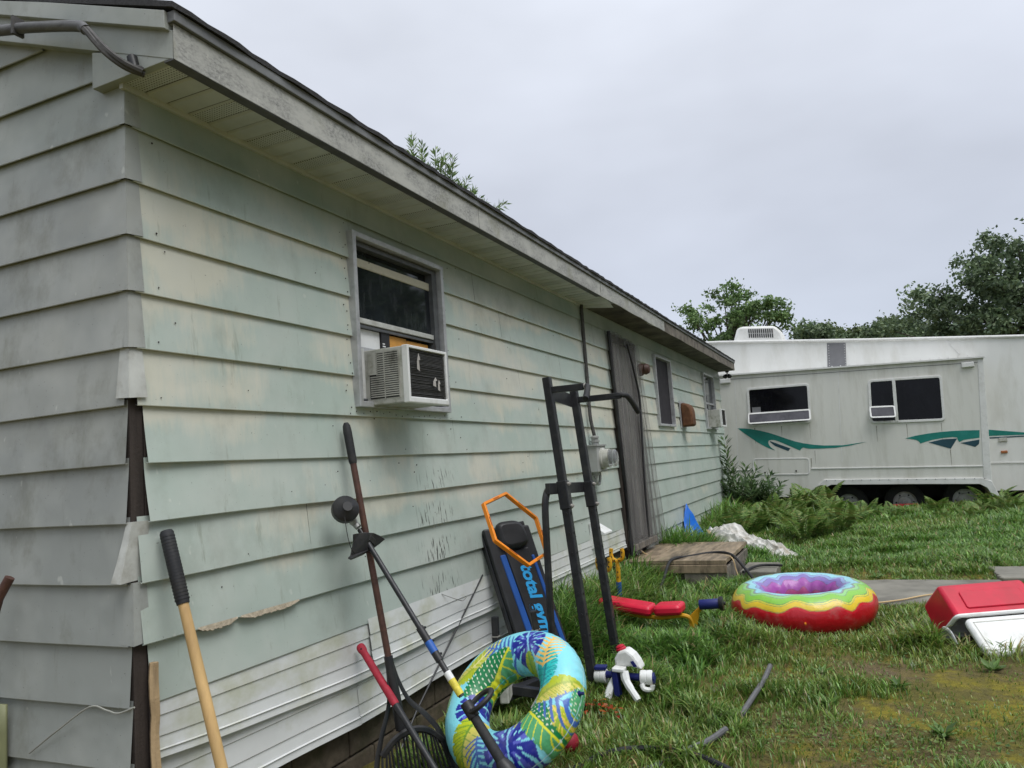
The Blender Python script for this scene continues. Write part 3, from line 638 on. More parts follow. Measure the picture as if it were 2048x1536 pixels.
mt = thing('electric_meter', (4.92, 0, 1.35), 'grey electric meter box with round glass meter beside the netted door', 'electric meter')
MB().span((4.79, -.125, 1.375), (5.05, -.02, 1.615)).build('meter_box', M['grey'], mt, bevel=.006)
MB().span((4.775, -.135, 1.612), (5.06, -.015, 1.625)).build('box_lid', M['grey'], mt)
MB().lathe([(.098, 0), (.098, .018), (.086, .024), (.086, .075), (.0, .076)], (4.925, -.125, 1.495), (0, -1, 0), 24).build('meter_ring', M['acwhite'], mt, smooth=True)
MB().lathe([(.08, 0), (.078, .05), (.06, .066), (0, .07)], (4.925, -.199, 1.495), (0, -1, 0), 24).build('glass_dome', M['clear'], mt, smooth=True)
MB().lathe([(.05, 0), (.05, .02), (.0, .021)], (4.925, -.201, 1.51), (0, -1, 0), 16).build('dial', M['track'], mt)
MB().lathe([(.035, 0), (.035, .03), (.045, .03), (.045, .045), (.032, .045), (.032, .065), (.04, .065), (.04, .08), (.02, .09)], (4.92, -.07, 1.62), (0, 0, 1), 14).build('hub', M['grey'], mt)
MB().tube(spline([(4.92, -.07, 1.70), (4.90, -.05, 1.9), (4.95, -.035, 2.25), (4.95, -.032, 2.6), (4.96, -.03, 2.96)]), .017, 8).build('service_conduit', M['cable'], mt, smooth=True)
MB().tube(spline([(4.9, -.06, 1.375), (4.9, -.06, 1.30), (4.93, -.06, 1.265), (4.99, -.06, 1.27), (5.02, -.06, 1.33), (5.02, -.06, 1.38)]), .014, 8).build('drain_loop', M['grey'], mt, smooth=True)
MB().lathe([(.032, 0), (.032, -.03), (.02, -.035), (.02, -.05)], (4.9, -.06, 1.375), (0, 0, 1), 12).build('coupling', M['grey'], mt)

cb = thing('service_cable', (-.13, .1, 3.1), 'thick twisted overhead cable fixed under the eave at the near corner', 'cable')
cp = spline([(-.20, 1.6, 3.50), (-.14, .9, 3.36), (-.13, .50, 3.266), (-.13, .33, 3.226), (-.13, .086, 3.156), (-.13, .03, 3.124), (-.12, -.052, 3.03), (-.09, -.11, 2.975), (-.045, -.15, 2.955)], 7)
n = len(cp)
for j in range(3):
    pts = [p+Vector((math.cos(i*.10+j*2.09)*.008, math.cos(i*.10+j*2.09)*.003, math.sin(i*.10+j*2.09)*.009)) for i, p in enumerate(cp)]
    MB().tube(pts, .011, 7).build('cable_strand', M['cable'], cb, smooth=True)
MB().lathe([(.008, -.03), (.018, -.02), (.018, .03), (.008, .04)], (-.06, -.12, 2.985), (0, .3, 1), 10, True).build('cable_clamp', M['black'], cb, smooth=True)
MB().tube(cp[:36], .0195, 10).build('cable_jacket', M['jacket'], cb, smooth=True)
MB().box((-.13, .4, 3.25), (.044, .012, .07)).build('cable_clip', M['cable'], cb)
ww = MB().tube(spline([(-.03, .50, .60), (-.03, .338, .696), (-.04, .172, .782), (-.03, .10, .772), (-.035, .04, .768), (-.03, -.03, .79)]), .003, 6).build('loose_wire', mat('thin grey wire', (.30, .30, .27), .6), smooth=True)
tag(ww, 'thin bent grey wire sticking out low on the gable siding', 'wire')
w2_ = MB().tube(spline([(2.02, -.025, .792), (2.08, -.06, .76), (2.14, -.075, .735), (2.2, -.07, .722), (2.27, -.06, .735)]), .0022, 6).build('loose_wire', mat('thin steel wire', (.25, .25, .24), .5), smooth=True)
tag(w2_, 'thin curled wire poking from the white vinyl strip', 'wire')
rod = MB().tube([(2.55, -.03, .815), (2.1, -.05, .55), (1.62, -.075, .275), (1.40, -.10, .14)], .0055, 6).build('thin_rod', M['steel'], smooth=True)
tag(rod, 'thin black rod leaning diagonally on the white vinyl strips', 'rod')

# netting hung over the door
nt = thing('door_netting', (6.2, -.05, .58), 'dark see-through mosquito netting hung over the door', 'netting')
def net(xt0, xt1, xb0, xb1, zt, zb, depth, seed, folds):
    w = wob(seed)
    def fn(u, v):
        t = v; x = (xt0+(xt1-xt0)*u)*(1-t)+(xb0+(xb1-xb0)*u)*t
        y = -.055-depth*(.35+.65*t)*(.5+.5*math.sin(u*folds*2*PI+1.2*w(t*2+u)))-.02*t; z = zt+(zb-zt)*t-.025*math.sin(u*5+seed)*(1-t)*.6+.03*w(u*6)*t
        return (x, y-.008*w(u*9+t*5), z)
    return MB().grid(fn, 60, 40)
net(5.70, 6.34, 5.80, 6.22, 2.80, .56, .05, 3, 3.5).build('net_panel', M['net'], nt, smooth='all')
net(5.70, 6.00, 5.82, 6.05, 2.79, .50, .05, 8, 2.5).build('net_panel', M['net'], nt, smooth='all')
net(6.24, 6.80, 6.30, 7.20, 2.77, .50, .05, 5, 4.5).build('net_panel', M['net'], nt, smooth='all')
net(6.20, 6.72, 6.25, 6.75, 2.78, .52, .04, 9, 3.5).build('net_panel', M['net'], nt, smooth='all')
MB().tube(spline([(6.26, -.09, 2.72), (6.36, -.11, 2.45), (6.47, -.12, 2.15), (6.45, -.12, 1.8), (6.38, -.12, 1.2), (6.36, -.12, .62)]), .012, 6).build('magnetic_strip', M['black'], nt, smooth=True)
MB().tube(spline([(5.72, -.05, 2.8), (5.76, -.065, 1.8), (5.82, -.07, 1.1), (5.80, -.08, .5)]), .02, 6).build('edge_binding', M['black'], nt, smooth=True)

# ------------------------------------------------------------------ tools leaning on the wall
def V3(*p): return Vector(p)
sh = thing('shovel', (.05, -.46, .1), 'shovel with pale wooden handle and black foam grip at the house corner', 'shovel')
a, b = V3(.100, -.045, 1.352), V3(.047, -.47, .105); L_ = lambda t: a+(b-a)*t
MB().tube([L_(t) for t in (0, .006, .10, .19, .20)], [.019, .0235, .024, .0225, .021], 16).build('grip', M['rubber'], sh, smooth=True)
rg = MB()
for t in np.linspace(.015, .185, 20): rg.tube([L_(t), L_(t+.004)], .0247, 16, caps=False)
rg.build('grip_ring', M['black'], sh, smooth=True)
MB().tube([L_(.195), L_(.4), L_(.8)], [.0175, .019, .0185], 16).build('handle', M['wood'], sh, smooth=True)
MB().tube([L_(.76), L_(.86)], [.022, .024], 12).build('socket', M['steel'], sh, smooth=True)
bl = MB(); dn = (b-a).normalized(); sx = V3(1, 0, 0); nn = dn.cross(sx)
bl.grid(lambda u, v: L_(.83)+dn*(.30*v)+sx*((u-.5)*.22*(1-max(0, v-.65)**2*5.5))+nn*(.03*(abs(u-.5)*2)**2-.01), 9, 9); bl.build('blade', M['steel'], sh, smooth='all', solid=.003)

hl = thing('garden_hoe', (-.45, .75, .1), 'dark brown tool handle just showing at the left edge against the gable', 'hoe')
MB().tube([(-.085, .520, 1.222), (-.105, .555, 1.15), (-.30, .72, .12)], [.017, .018, .018], 12).build('handle', M['brownpole'], hl, smooth=True); MB().box((-.31, .73, .12), (.02, .16, .1)).build('blade', M['steel'], hl)
ol = thing('plastic_sled', (-.06, .75, .3), 'olive green plastic edge at the far left beside the grey gable', 'plastic panel')
MB().grid(lambda u, v: (-.05-.02*math.sin(u*3), .605+.35*u, .775-.5*v-.01*(1-u)), 6, 6).build('panel', mat('olive plastic', (.22, .23, .12), .5), ol, smooth='all', solid=.012)

sc = thing('scoop_rake', (1.13, -.36, .1), 'black slatted scoop rake with long rusty brown pole under the window', 'rake')
a, b = V3(1.172, -.045, 1.755), V3(1.135, -.30, .33); L_ = lambda t: a+(b-a)*t; dn = (b-a).normalized()
MB().tube([L_(t) for t in (0, .01, .03, .13, .14)], [.010, .018, .021, .020, .017], 12).build('grip', M['rubber'], sc, smooth=True)
MB().tube([L_(.12), L_(.5), L_(1.0)], .0155, 12).build('pole', M['brownpole'], sc, smooth=True)
# head: socket, two side rails spreading out, an arched shoulder and a fan of slats curving forward
top = L_(.775); rt = V3(.86, -.5, 0).normalized(); fw = rt.cross(dn)
if fw.y > 0: fw = -fw
fw.normalize()
def hp(s, d, f=0): return top+dn*d+rt*s+fw*f          # across, down, forward
hd = MB()
hd.tube([hp(0, -.02), hp(0, .30)], [.021, .026], 10)
hd.build('socket', M['black'], sc, smooth=True)
rl = [[(-.012, .0, 0), (-.022, .10, 0), (-.05, .20, .01), (-.115, .32, .02), (-.165, .45, .03), (-.185, .62, .08)], [(.012, .0, 0), (.03, .10, 0), (.065, .19, .0), (.13, .27, .01), (.185, .38, .02), (.21, .62, .08)]]
for q in rl:
    pts = spline([hp(*p) for p in q]); MB().tube(pts, [.011+.012*i/len(pts) for i in range(len(pts))], 6, asp=.45).build('side_rail', M['black'], sc, smooth=True)
sh_ = spline([hp(-.125, .38, .03), hp(-.06, .325, .05), hp(.02, .305, .055), (hp(.10, .325, .05)), hp(.175, .39, .03)])
MB().tube(sh_, .016, 6, asp=.7).build('shoulder', M['black'], sc, smooth=True)
for i in range(17):
    u = (i+.5)/17; p0 = sh_[min(len(sh_)-1, int(u*(len(sh_)-1)))]; s0 = -.155+.335*u
    pts = spline([p0, hp(s0, .46, .05), hp(s0*1.06, .56, .07), hp(s0*1.1, .66, .12)], 4)
    MB().tube(pts, .0052, 5).build('tine', M['black'], sc)
for d_, f_ in ((.50, .060), (.60, .088)): MB().tube([hp(-.16, d_, f_), hp(.19, d_, f_)], .004, 5).build('cross_bar', M['black'], sc)

rh = thing('red_handled_edger', (.90, -.73, .1), 'short tool with red foam handle and black shaft crossing the scoop rake', 'garden tool')
a, b = V3(1.185, -.060, .695), V3(.90, -.73, .12); L_ = lambda t: a+(b-a)*t
MB().tube([L_(t) for t in (-.01, .0, .02, .04, .36, .375)], [.017, .021, .021, .0165, .0185, .016], 12).build('handle', M['grip'], rh, smooth=True)
MB().tube([L_(.37), L_(.55), L_(1.0)], [.0155, .015, .013], 10).build('shaft', M['steel'], rh, smooth=True)
MB().box(L_(.012)+V3(-.018, -.008, .0), (.006, .006, .018), Matrix.Rotation(.5, 3, 'X')).build('hang_slot', M['black'], rh)

tm = thing('string_trimmer', (.97, -.95, .1), 'upside-down black string trimmer leaning on the wall, cutting head up', 'string trimmer')
a, b = V3(1.150, -.118, 1.235), V3(.985, -.885, .285); L_ = lambda t: a+(b-a)*t; dn = (b-a).normalized()
MB().tube([L_(-.01), L_(.72)], .0128, 12).build('shaft', M['steel'], tm, smooth=True)
MB().tube([L_(.44), L_(.58)], .0175, 12).build('shaft_clamp', M['black'], tm, smooth=True)
kn = MB()
for t in (.445, .50, .555): kn.lathe([(.006, 0), (.006, .03)], L_(t), (1, -.3, 0), 8, True)
kn.build('clamp_bolt', M['steel'], tm)
MB().tube([L_(.50), L_(.545)], .0182, 12).build('blue_sticker', M['bluepad'], tm, smooth=True)
MB().tube([L_(.655), L_(.715)], .0165, 12).build('warning_sticker', M['label'], tm, smooth=True)
MB().tube([L_(.625), L_(.655)], .0166, 12).build('white_sticker', M['white'], tm, smooth=True)
hdp = V3(1.010, -.14, 1.350)
MB().tube(spline([L_(-.02), L_(-.05)+V3(-.012, 0, 0), hdp+(a-hdp)*.35, hdp]), [.016]*6+[.020]*6+[.016]*6+[.014], 10).build('gear_case', M['grey'], tm, smooth=True)
hx = (hdp-a).normalized()
hn = V3(-.55, -.72, .35).normalized()
MB().lathe([(.0, -.035), (.052, -.034), (.062, -.02), (.062, .008), (.050, .022), (.03, .03), (.022, .04), (0, .04)], hdp, hn, 24).build('spool_head', M['black'], tm, smooth=True)
MB().tube(spline([hdp+V3(-.05, -.03, -.03), hdp+V3(-.062, -.05, -.11), hdp+V3(-.04, -.05, -.17), hdp+V3(-.008, -.045, -.20)]), .0018, 5).build('cutting_line', M['black'], tm)
gpl = [(1.006, 1.236), (1.059, 1.235), (1.109, 1.234), (1.177, 1.224), (1.224, 1.205), (1.256, 1.185), (1.221, 1.168), (1.187, 1.155), (1.101, 1.132), (1.031, 1.126), (.983, 1.126), (.943, 1.136), (.947, 1.142), (.98, 1.146), (.993, 1.169), (1.011, 1.2)]
MB().prism([(x, -.165-.035*((x-1.1)/.15)**2*(1 if x < 1.1 else .4)+.25*(1.2-z)*.4, z) for x, z in gpl], (.0, .006, .0)).build('guard', M['black'], tm)
MB().box(L_(.055)+V3(.02, 0, .01), (.05, .03, .03), Matrix.Rotation(.6, 3, 'Y')).build('guard_clamp', M['black'], tm, bevel=.004)
# loop handle and throttle tube
lc = L_(.775); l1 = V3(.55, -.75, .35).normalized(); l2 = dn.cross(l1).normalized()
l1 = l2.cross(dn).normalized()
lp = [lc+(V3(.62, -.55, .56).normalized()*(.055+.062*math.cos(t)))+(V3(-.72, -.68, .15).normalized()*(.062*math.sin(t))) for t in np.linspace(0, 2*PI, 28)]
MB().tube(lp, .0115, 8, caps=False).build('loop_handle', M['black'], tm, smooth=True)
MB().tube([L_(.745), L_(.80)], .026, 12).build('handle_mount', M['black'], tm, smooth=True)
MB().tube([L_(.79), L_(.97)], [.020, .022], 12).build('throttle_grip', M['rubber'], tm, smooth=True)
MB().tube([L_(.96), L_(.985), L_(1.07), L_(1.10)], [.024, .036, .038, .03], 14).build('clutch_cover', M['black'], tm, smooth=True)
en = L_(1.14); MB().box(en+V3(.0, -.02, -.005), (.17, .16, .15), Matrix.Rotation(-.6, 3, 'X')).build('engine', M['black'], tm, bevel=.02)
MB().box(en+V3(.06, -.07, .055), (.09, .08, .04), Matrix.Rotation(-.6, 3, 'X')).build('engine_cover', M['orange'], tm, bevel=.012)

# ------------------------------------------------------------------ exercise machine, hexagon, pull-up tower
gy_ = thing('exercise_glideboard', (2.66, -.52, .15), 'black and blue padded exercise glideboard leaning on the wall behind the swim ring', 'exercise bench')
top_c, bot_c = V3(2.73, -.115, 1.13), V3(2.63, -.44, .16)
ly = (top_c-bot_c).normalized(); lx = V3(.30, -.26, -.06); lx = (lx-ly*lx.dot(ly)).normalized(); ln = lx.cross(ly)
if ln.dot(CAM-top_c) < 0: ln = -ln
LB = (top_c-bot_c).length
def gp(s, l, d=0): return bot_c+lx*s+ly*l+ln*d
def gpris(pts, d0, d1, name, m, parent, bev=.01): return MB().prism([gp(s, l, d1) for s, l in pts], ln*(d0-d1)).build(name, m, parent, bevel=bev)
gpris([(-.175, 0), (.16, 0), (.16, LB-.02), (-.175, LB-.02)], -.07, -.02, 'rail_frame', M['steel'], gy_, .006)
bd = gpris([(-.165, 0), (.165, 0), (.165, LB-.06), (-.165, LB-.02)], -.02, .02, 'board', M['vinylblack'], gy_, .012)
gpris([(-.085, .0), (-.04, .0), (-.07, LB-.21), (-.112, LB-.21)], .0, .028, 'blue_panel', M['bluepad'], gy_, .008)
gpris([(.118, .0), (.155, .0), (.13, LB*.75), (.108, LB*.75)], .0, .028, 'blue_panel', M['bluepad'], gy_, .008)
gpris([(-.04, .0), (.115, .0), (.105, LB-.20), (-.068, LB-.20)], .0, .032, 'pad', M['vinylblack'], gy_, .01)
hr = MB(); hpts = roundpoly([gp(-.10, LB-.19, .075), gp(.115, LB-.20, .075), gp(.10, LB-.02, .075), gp(-.10, LB-.0, .075)], .075, 8); hr.prism(hpts, ln*(-.07)); hr.build('headrest', M['vinylblack'], gy_, bevel=.028, smooth=True)
def text_mesh(body, size, name, m, parent, org, ax, ay, an, shear=.2, extrude=.0008, bold=0):
    cu = bpy.data.curves.new(name, 'FONT'); cu.body = body; cu.size = size; cu.shear = shear; cu.extrude = extrude; cu.offset = bold
    ob = bpy.data.objects.new(name, cu); COL.objects.link(ob); bpy.context.view_layer.update()
    dg = bpy.context.evaluated_depsgraph_get(); me = bpy.data.meshes.new_from_object(ob.evaluated_get(dg)); bpy.data.objects.remove(ob)
    o = bpy.data.objects.new(name, me); COL.objects.link(o); me.materials.clear(); me.materials.append(m); o.parent = parent
    Rm = Matrix((ax, ay, an)).transposed().to_4x4(); Rm.translation = Vector(org)-origin(parent); me.transform(Rm); return o
text_mesh('total gym', .118, 'lettering', M['cyan'], gy_, gp(.002, LB-.30, .0335), -ly, lx, ln, bold=.004)
text_mesh('XLS', .105, 'lettering', M['silver'], gy_, gp(.0, LB-.30-.60, .0335), -ly, lx, ln, bold=.003)

base = thing('exercise_machine_base', (2.2, -.42, .15), 'black steel parts of an exercise machine heaped behind the swim ring', 'exercise machine')
for p0, p1 in (((2.12, -.30, .15), (2.141, -.30, .645)), ((2.35, -.50, .15), (2.315, -.46, .645))):
    MB().bar(p0, p1, .035).build('post', M['steel'], base, bevel=.004); q = Vector(p0)+(Vector(p1)-Vector(p0))*.78; MB().box(q, (.04, .04, .006)).build('post_collar', M['silver'], base)
MB().bar((1.95, -.33, .24), (2.55, -.52, .22), .06).build('cross_beam', M['steel'], base, bevel=.004)
MB().bar((2.02, -.22, .3), (2.22, -.66, .2), .05).build('foot_bar', M['steel'], base, bevel=.004)
MB().box((2.02, -.40, .36), (.18, .05, .26), Matrix.Rotation(.3, 3, 'Z')).build('standing_plate', M['acwhite'], base, bevel=.008)
for c_ in ((2.25, -.55, .42), (2.1, -.62, .28)): MB().lathe([(.01, -.012), (.05, -.012), (.055, 0), (.05, .012), (.01, .012)], c_, (-.8, -.3, .2), 20, True).build('pulley', M['black'], base, smooth=True)
MB().tube(spline([(2.25, -.55, .47), (2.2, -.62, .35), (2.1, -.62, .33), (2.0, -.55, .2)]), .004, 6).build('pulley_cord', M['grey'], base)

hxo = thing('hexagon_frame', (2.37, -.36, .9), 'orange plastic hexagon hoop hooked over the glideboard headrest', 'hexagon hoop')
hv = [(2.215, -.226, 1.273), (2.491, -.247, 1.317), (2.638, -.382, 1.145), (2.518, -.489, .943), (2.265, -.469, .904), (2.111, -.339, 1.067)]
hv = [Vector(p)+V3(.06, .02, 0) for p in hv]; hn = V3(-.147, -.835, .53)
for i in range(6):
    p, q = hv[i], hv[(i+1) % 6]; MB().bar(p-(q-p)*.012, q+(q-p)*.012, .026, .018, up=hn).build('side', M['orange'], hxo, bevel=.003)
    mid = (p+q)/2; MB().bar(mid-(q-p)*.12, mid+(q-p)*.12, .030, .007, up=hn).build('clip_slot', M['dkor'], hxo)

tw = thing('pull_up_tower', (2.9, -.68, .12), 'tall black steel pull-up tower with two angled grips leaning at the wall', 'pull-up tower')
U = []
for dx in (0, .50):
    b0, t0 = V3(2.615+dx, -.70, .08), V3(2.715+dx, -.50, 2.04 if dx == 0 else 2.0); U.append((b0, t0)); t_ = (t0-b0)
    up = MB().bar(b0, t0, .051, .051, up=(1, 0, 0)).build('upright', M['steel'], tw, bevel=.005)
    ho = MB()
    for i in range(14):
        f = .06+i*.062; c = b0+t_*f
        if f > .66: continue
        ho.lathe([(.0105, 0), (.0105, .004), (0, .0042)], c+V3(-.0248, 0, 0), (-1, 0, 0), 10)
        ho.lathe([(.0105, 0), (.0105, .004), (0, .0042)], c+V3(0, -.0248, .003), (0, -1, -.1), 10)
    ho.build('adjustment_hole', M['black'], up)
    f = .615; MB().bar(b0+t_*(f-.045), b0+t_*(f+.045), .066, .066, up=(1, 0, 0)).build('sleeve', M['steel'], tw, bevel=.005)
    for g_ in (-.035, .035):
        MB().lathe([(.013, 0), (.013, .012), (.006, .012), (.006, .02)], b0+t_*(f+g_)+V3(0, -.033, 0), (0, -1, 0), 6, True).build('bolt', M['silver'], tw)
    # arm and grip
    s_ = t0-t_.normalized()*.085; e_ = s_+V3(0, -.235 if dx == 0 else -.33, .0); out_ = -1 if dx == 0 else 1
    MB().bar(s_, e_, .042, .036).build('arm', M['steel'], tw, bevel=.004)
    gpz = spline([e_+V3(0, .05, 0), e_+V3(0, -.02, .002), e_+V3(out_*.05, -.045, -.02), e_+V3(out_*.15, -.06 if dx == 0 else -.075, -.09 if dx == 0 else -.115)], 5)
    MB().tube(gpz, .019, 12).build('grip', M['rubber'], tw, smooth=True)
    MB().lathe([(.019, -.006), (.019, .006)], e_+V3(0, -.015, .002), (0, 1, 0), 14).build('grip_collar', M['silver'], tw, smooth=True)
pl = U[0][1]-V3(0, 0, .06); pr2 = U[1][1]-V3(0, 0, .03)
MB().bar(pl+V3(0, .01, -.03), pr2+V3(0, .01, -.06), .09, .006).build('top_plate', M['steel'], tw)
cA = U[0][0]+(U[0][1]-U[0][0])*.64; cB = U[1][0]+(U[1][1]-U[1][0])*.64
MB().bar(cA+V3(-.16, .045, .0), cB+V3(.03, .045, .0), .07, .03).build('cross_plate', M['steel'], tw, bevel=.004)
MB().tube(spline([cA+V3(-.09, .05, .0), cA+V3(-.13, .06, -.02), cA+V3(-.165, .065, -.10), cA+V3(-.17, .07, -.3), cA+V3(-.17, .08, -.8), cA+V3(-.165, .08, -1.2)]), .022, 8).build('rear_leg', M['steel'], tw, smooth=True)
MB().box((2.60, -.70, .10), (.07, .12, .03)).build('foot', M['steel'], tw, bevel=.004); MB().box((3.10, -.70, .10), (.07, .12, .03)).build('foot', M['steel'], tw, bevel=.004)

# ------------------------------------------------------------------ swim rings
def vc_mesh(name, verts, faces, cols, m, parent=None, smooth=True):
    org = origin(parent); me = bpy.data.meshes.new(name); me.from_pydata([(p[0]-org[0], p[1]-org[1], p[2]-org[2]) for p in verts], [], faces)
    at = me.attributes.new('col', 'FLOAT_COLOR', 'POINT'); at.data.foreach_set('color', np.concatenate([np.asarray(cols, float), np.ones((len(cols), 1))], 1).ravel())
    me.materials.append(m); o = bpy.data.objects.new(name, me); COL.objects.link(o); o.parent = parent
    if smooth: me.polygons.foreach_set('use_smooth', [True]*len(me.polygons))
    return o
def torus_idx(nu, nv): return [(i*nv+j, i*nv+(j+1) % nv, ((i+1) % nu)*nv+(j+1) % nv, ((i+1) % nu)*nv+j) for i in range(nu) for j in range(nv)]
rg1 = thing('tropical_swim_ring', (1.4, -.75, .14), 'light blue inflatable swim ring printed with tropical leaves, leaning up', 'swim ring')
rc, rn_, rx, ry, Ro, rr_ = np.array((1.335, -.768, .440)), np.array((-.653, .222, .724)), np.array((.082, -.93, .359)), np.array((.753, .294, .588)), .352, .101
nu, nv = 420, 150
aa, bb = np.meshgrid(np.linspace(0, 2*PI, nu, endpoint=False), np.linspace(0, 2*PI, nv, endpoint=False), indexing='ij'); aa = aa.ravel(); bb = bb.ravel()
crk = 1+.012*np.sin(aa*46)*np.exp(-((np.abs(np.mod(bb+PI, 2*PI)-PI))/.55)**2)+.02*np.sin(aa*31+1)*np.exp(-((np.abs(bb-PI))/.5)**2)
rad = (Ro-rr_)+rr_*np.cos(bb)*crk; px, py, pz = rad*np.cos(aa)/Ro, rad*np.sin(aa)/Ro, rr_*np.sin(bb)
verts = rc+px[:, None]*Ro*rx+py[:, None]*Ro*ry+pz[:, None]*rn_
cols = np.tile(np.array((.22, .66, .76)), (len(aa), 1))
def lay(mask, c, k=1.0): cols[mask] = cols[mask]*(1-k)+np.array(c)*k
def leafco(cx, cy, ang):
    dx, dy = px-cx, py-cy; ca, sa = math.cos(ang), math.sin(ang); return dx*ca+dy*sa, -dx*sa+dy*ca
def banana(cx, cy, ang, L, W, c1, c2, vein, dash=True):
    u, v = leafco(cx, cy, math.radians(ang)); t = u/L+.5; w = W*np.sqrt(np.clip(4*t*(1-t), 0, 1))*(1-.25*t); notch = .82+.18*(np.mod(t*6, 1) > .16)
    ins = (t > 0) & (t < 1) & (np.abs(v) < w*notch)
    lay(ins & (v >= 0), c1); lay(ins & (v < 0), c2)
    lay(ins & (np.abs(np.mod((t*9-np.abs(v)/W*1.3), 1)-.5) < .07) & (v < 0), vein)
    if dash: lay(ins & (v > 0) & (np.abs(np.mod(t*13-v/W*2, 1)-.5) < .13) & (np.mod(v/W*5, 1) > .5), (.75, .8, .62))
    else: lay(ins & (np.abs(np.mod((t*8-np.abs(v)/W*1.2), 1)-.5) < .06), vein)
    lay(ins & (np.abs(v) < .014), vein)
def palm(cx, cy, ang, L, W, c):
    u, v = leafco(cx, cy, math.radians(ang)); t = u/L+.5; w = W*np.sqrt(np.clip(4*t*(1-t), 0, 1)); q = np.mod(t*8-np.abs(v)/W*1.5, 1)
    lay((t > 0) & (t < 1) & (np.abs(v) < w) & (np.abs(q-.5) < .30*(1-.5*np.abs(v)/(w+1e-6))), c); lay((t > 0) & (t < 1) & (np.abs(v) < .012), c)
def monstera(cx, cy, ang, Rr, c1, c2):
    u, v = leafco(cx, cy, math.radians(ang)); r = np.hypot(u, v); th = np.arctan2(v, u); R_ = Rr*(1-.18*np.cos(th)**3+.0*th)*np.where(np.abs(th) < .0, 1, 1)
    ins = r < R_; slit = (np.abs(np.mod(th*1.75+.5, 1)-.5) < .10) & (r > .55*R_) & (np.abs(th) > .25)
    lay(ins & ~slit, c1); lay(ins & ~slit & (np.mod(th*.9+.2, 1) > .68) & (r > .25*R_) & (r < .8*R_), c2)
    lay(ins & (np.abs(np.mod(th*1.75+.15, 1)-.5) < .12) & (r > .38*R_) & (r < .55*R_), (.30, .70, .78)); lay((r < R_*1.0) & (np.abs(v) < .012), (.25, .6, .8))
DB, LB_, GR, LG, YG, YE, TE, BL, OR = (.012, .02, .27), (.10, .12, .52), (.0, .19, .055), (.08, .36, .15), (.42, .50, .015), (.62, .56, .10), (.0, .42, .42), (.05, .13, .44), (.8, .5, .12)
fr = np.ones_like(pz, bool)
banana(-.30, .66, 35, .62, .13, YG, YG, (.75, .7, .3), False)
palm(-.02, .64, 150, .55, .24, BL); banana(-.24, .36, 40, .86, .24, GR, LG, (.70, .70, .03)); banana(-.62, .45, 205, .36, .13, YG, YE, (.3, .4, .02), False)
monstera(-.47, -.03, 120, .24, DB, LB_); banana(-.55, -.52, 250, .74, .24, YE, YG, (.15, .3, .03), False); palm(-.36, -.76, 270, .5, .2, BL)
banana(.30, -.55, 170, .4, .1, YG, LG, (.7, .65, .1), False); monstera(.07, -.80, 265, .33, DB, LB_)
banana(.54, -.68, 305, .80, .24, GR, LG, (.70, .70, .03)); banana(.80, -.70, 300, .5, .15, YG, (.30, .45, .02), (.8, .6, .1), False); palm(.78, -.42, 330, .66, .26, BL)
banana(.72, -.24, 15, .56, .16, YG, YE, (.3, .38, .02), False); banana(.62, .10, 75, .56, .2, TE, (.02, .5, .48), (.0, .2, .25), False)
palm(.66, .36, 70, .5, .2, OR); monstera(.38, .60, 90, .24, DB, LB_); banana(.33, .24, 80, .46, .12, YG, (.3, .45, .02), (.15, .35, .03), False)
banana(-.9, .25, 80, .5, .12, GR, LG, (.7, .7, .03)); banana(.96, -.4, 70, .5, .1, LG, GR, (.7, .7, .05))
lay(np.abs(np.mod(bb+PI, 2*PI)-PI) < .02, (.5, .75, .8)); lay(np.abs(bb-PI) < .03, (.12, .5, .62))
vc_mesh('ring_body', verts, torus_idx(nu, nv), cols, M['print'], rg1)
vlv = rc+1.0*Ro*(rx*.93+ry*-.28)+rn_*.02
MB().lathe([(.012, 0), (.012, .01), (.007, .012), (.007, .028), (.0, .029)], vlv, tuple(rx*.9-ry*.3), 12).build('valve', M['navy'], rg1, smooth=True)

rb = thing('rainbow_swim_ring', (4.5, -1.77, .15), 'big rainbow striped inflatable ring lying flat on the grass', 'swim ring')
nu, nv = 340, 220
aa, bb = np.meshgrid(np.linspace(0, 2*PI, nu, endpoint=False), np.linspace(0, 2*PI, nv, endpoint=False), indexing='ij'); aa = aa.ravel(); bb = bb.ravel()
sc_ = .5+.5*np.cos(aa*13); lob = 1+.028*sc_*np.clip(np.cos(bb), 0, 1)+.05*(.5+.5*np.cos(aa*17))*np.clip(-np.cos(bb), 0, 1)-.008*np.sin(aa*13*2)*np.clip(np.sin(bb), 0, 1)
R0, r0 = .385, .152
rad = R0+r0*np.cos(bb)*lob*(1+.04*np.sin(3*aa+.7)); zz_ = r0*.98*np.sin(bb)*(1+.02*np.sin(2*aa))
rad = rad*(1+.025*np.cos(2*aa+.4))
verts = np.stack([4.50+rad*np.cos(aa), -1.765+rad*np.sin(aa), .292+zz_+.03*np.cos(aa)*.6], 1)
wav = .11*np.cos(aa*13+.5*np.sin(aa*3))+.06*np.sin(aa*5+1)+.035*np.sin(aa*21+2)
s_ = np.mod(bb+PI, 2*PI)-PI                                  # 0 outer equator, pi/2 top, pi inner
s_ = np.where(s_ < -PI/2, s_+2*PI, s_)+wav
cols = np.zeros((len(aa), 3)); bands = [(-9, (.45, .003, .012)), (.28, (.55, .01, .02)), (.42, (.70, .50, .03)), (.72, (.62, .60, .06)), (.82, (.22, .50, .06)), (1.20, (.26, .56, .20)), (1.40, (.27, .30, .28)), (1.48, (.28, .60, .68)), (1.85, (.26, .36, .62)), (2.05, (.22, .16, .44)), (2.35, (.34, .08, .36)), (2.9, (.42, .07, .22)), (3.4, (.42, .01, .03))]
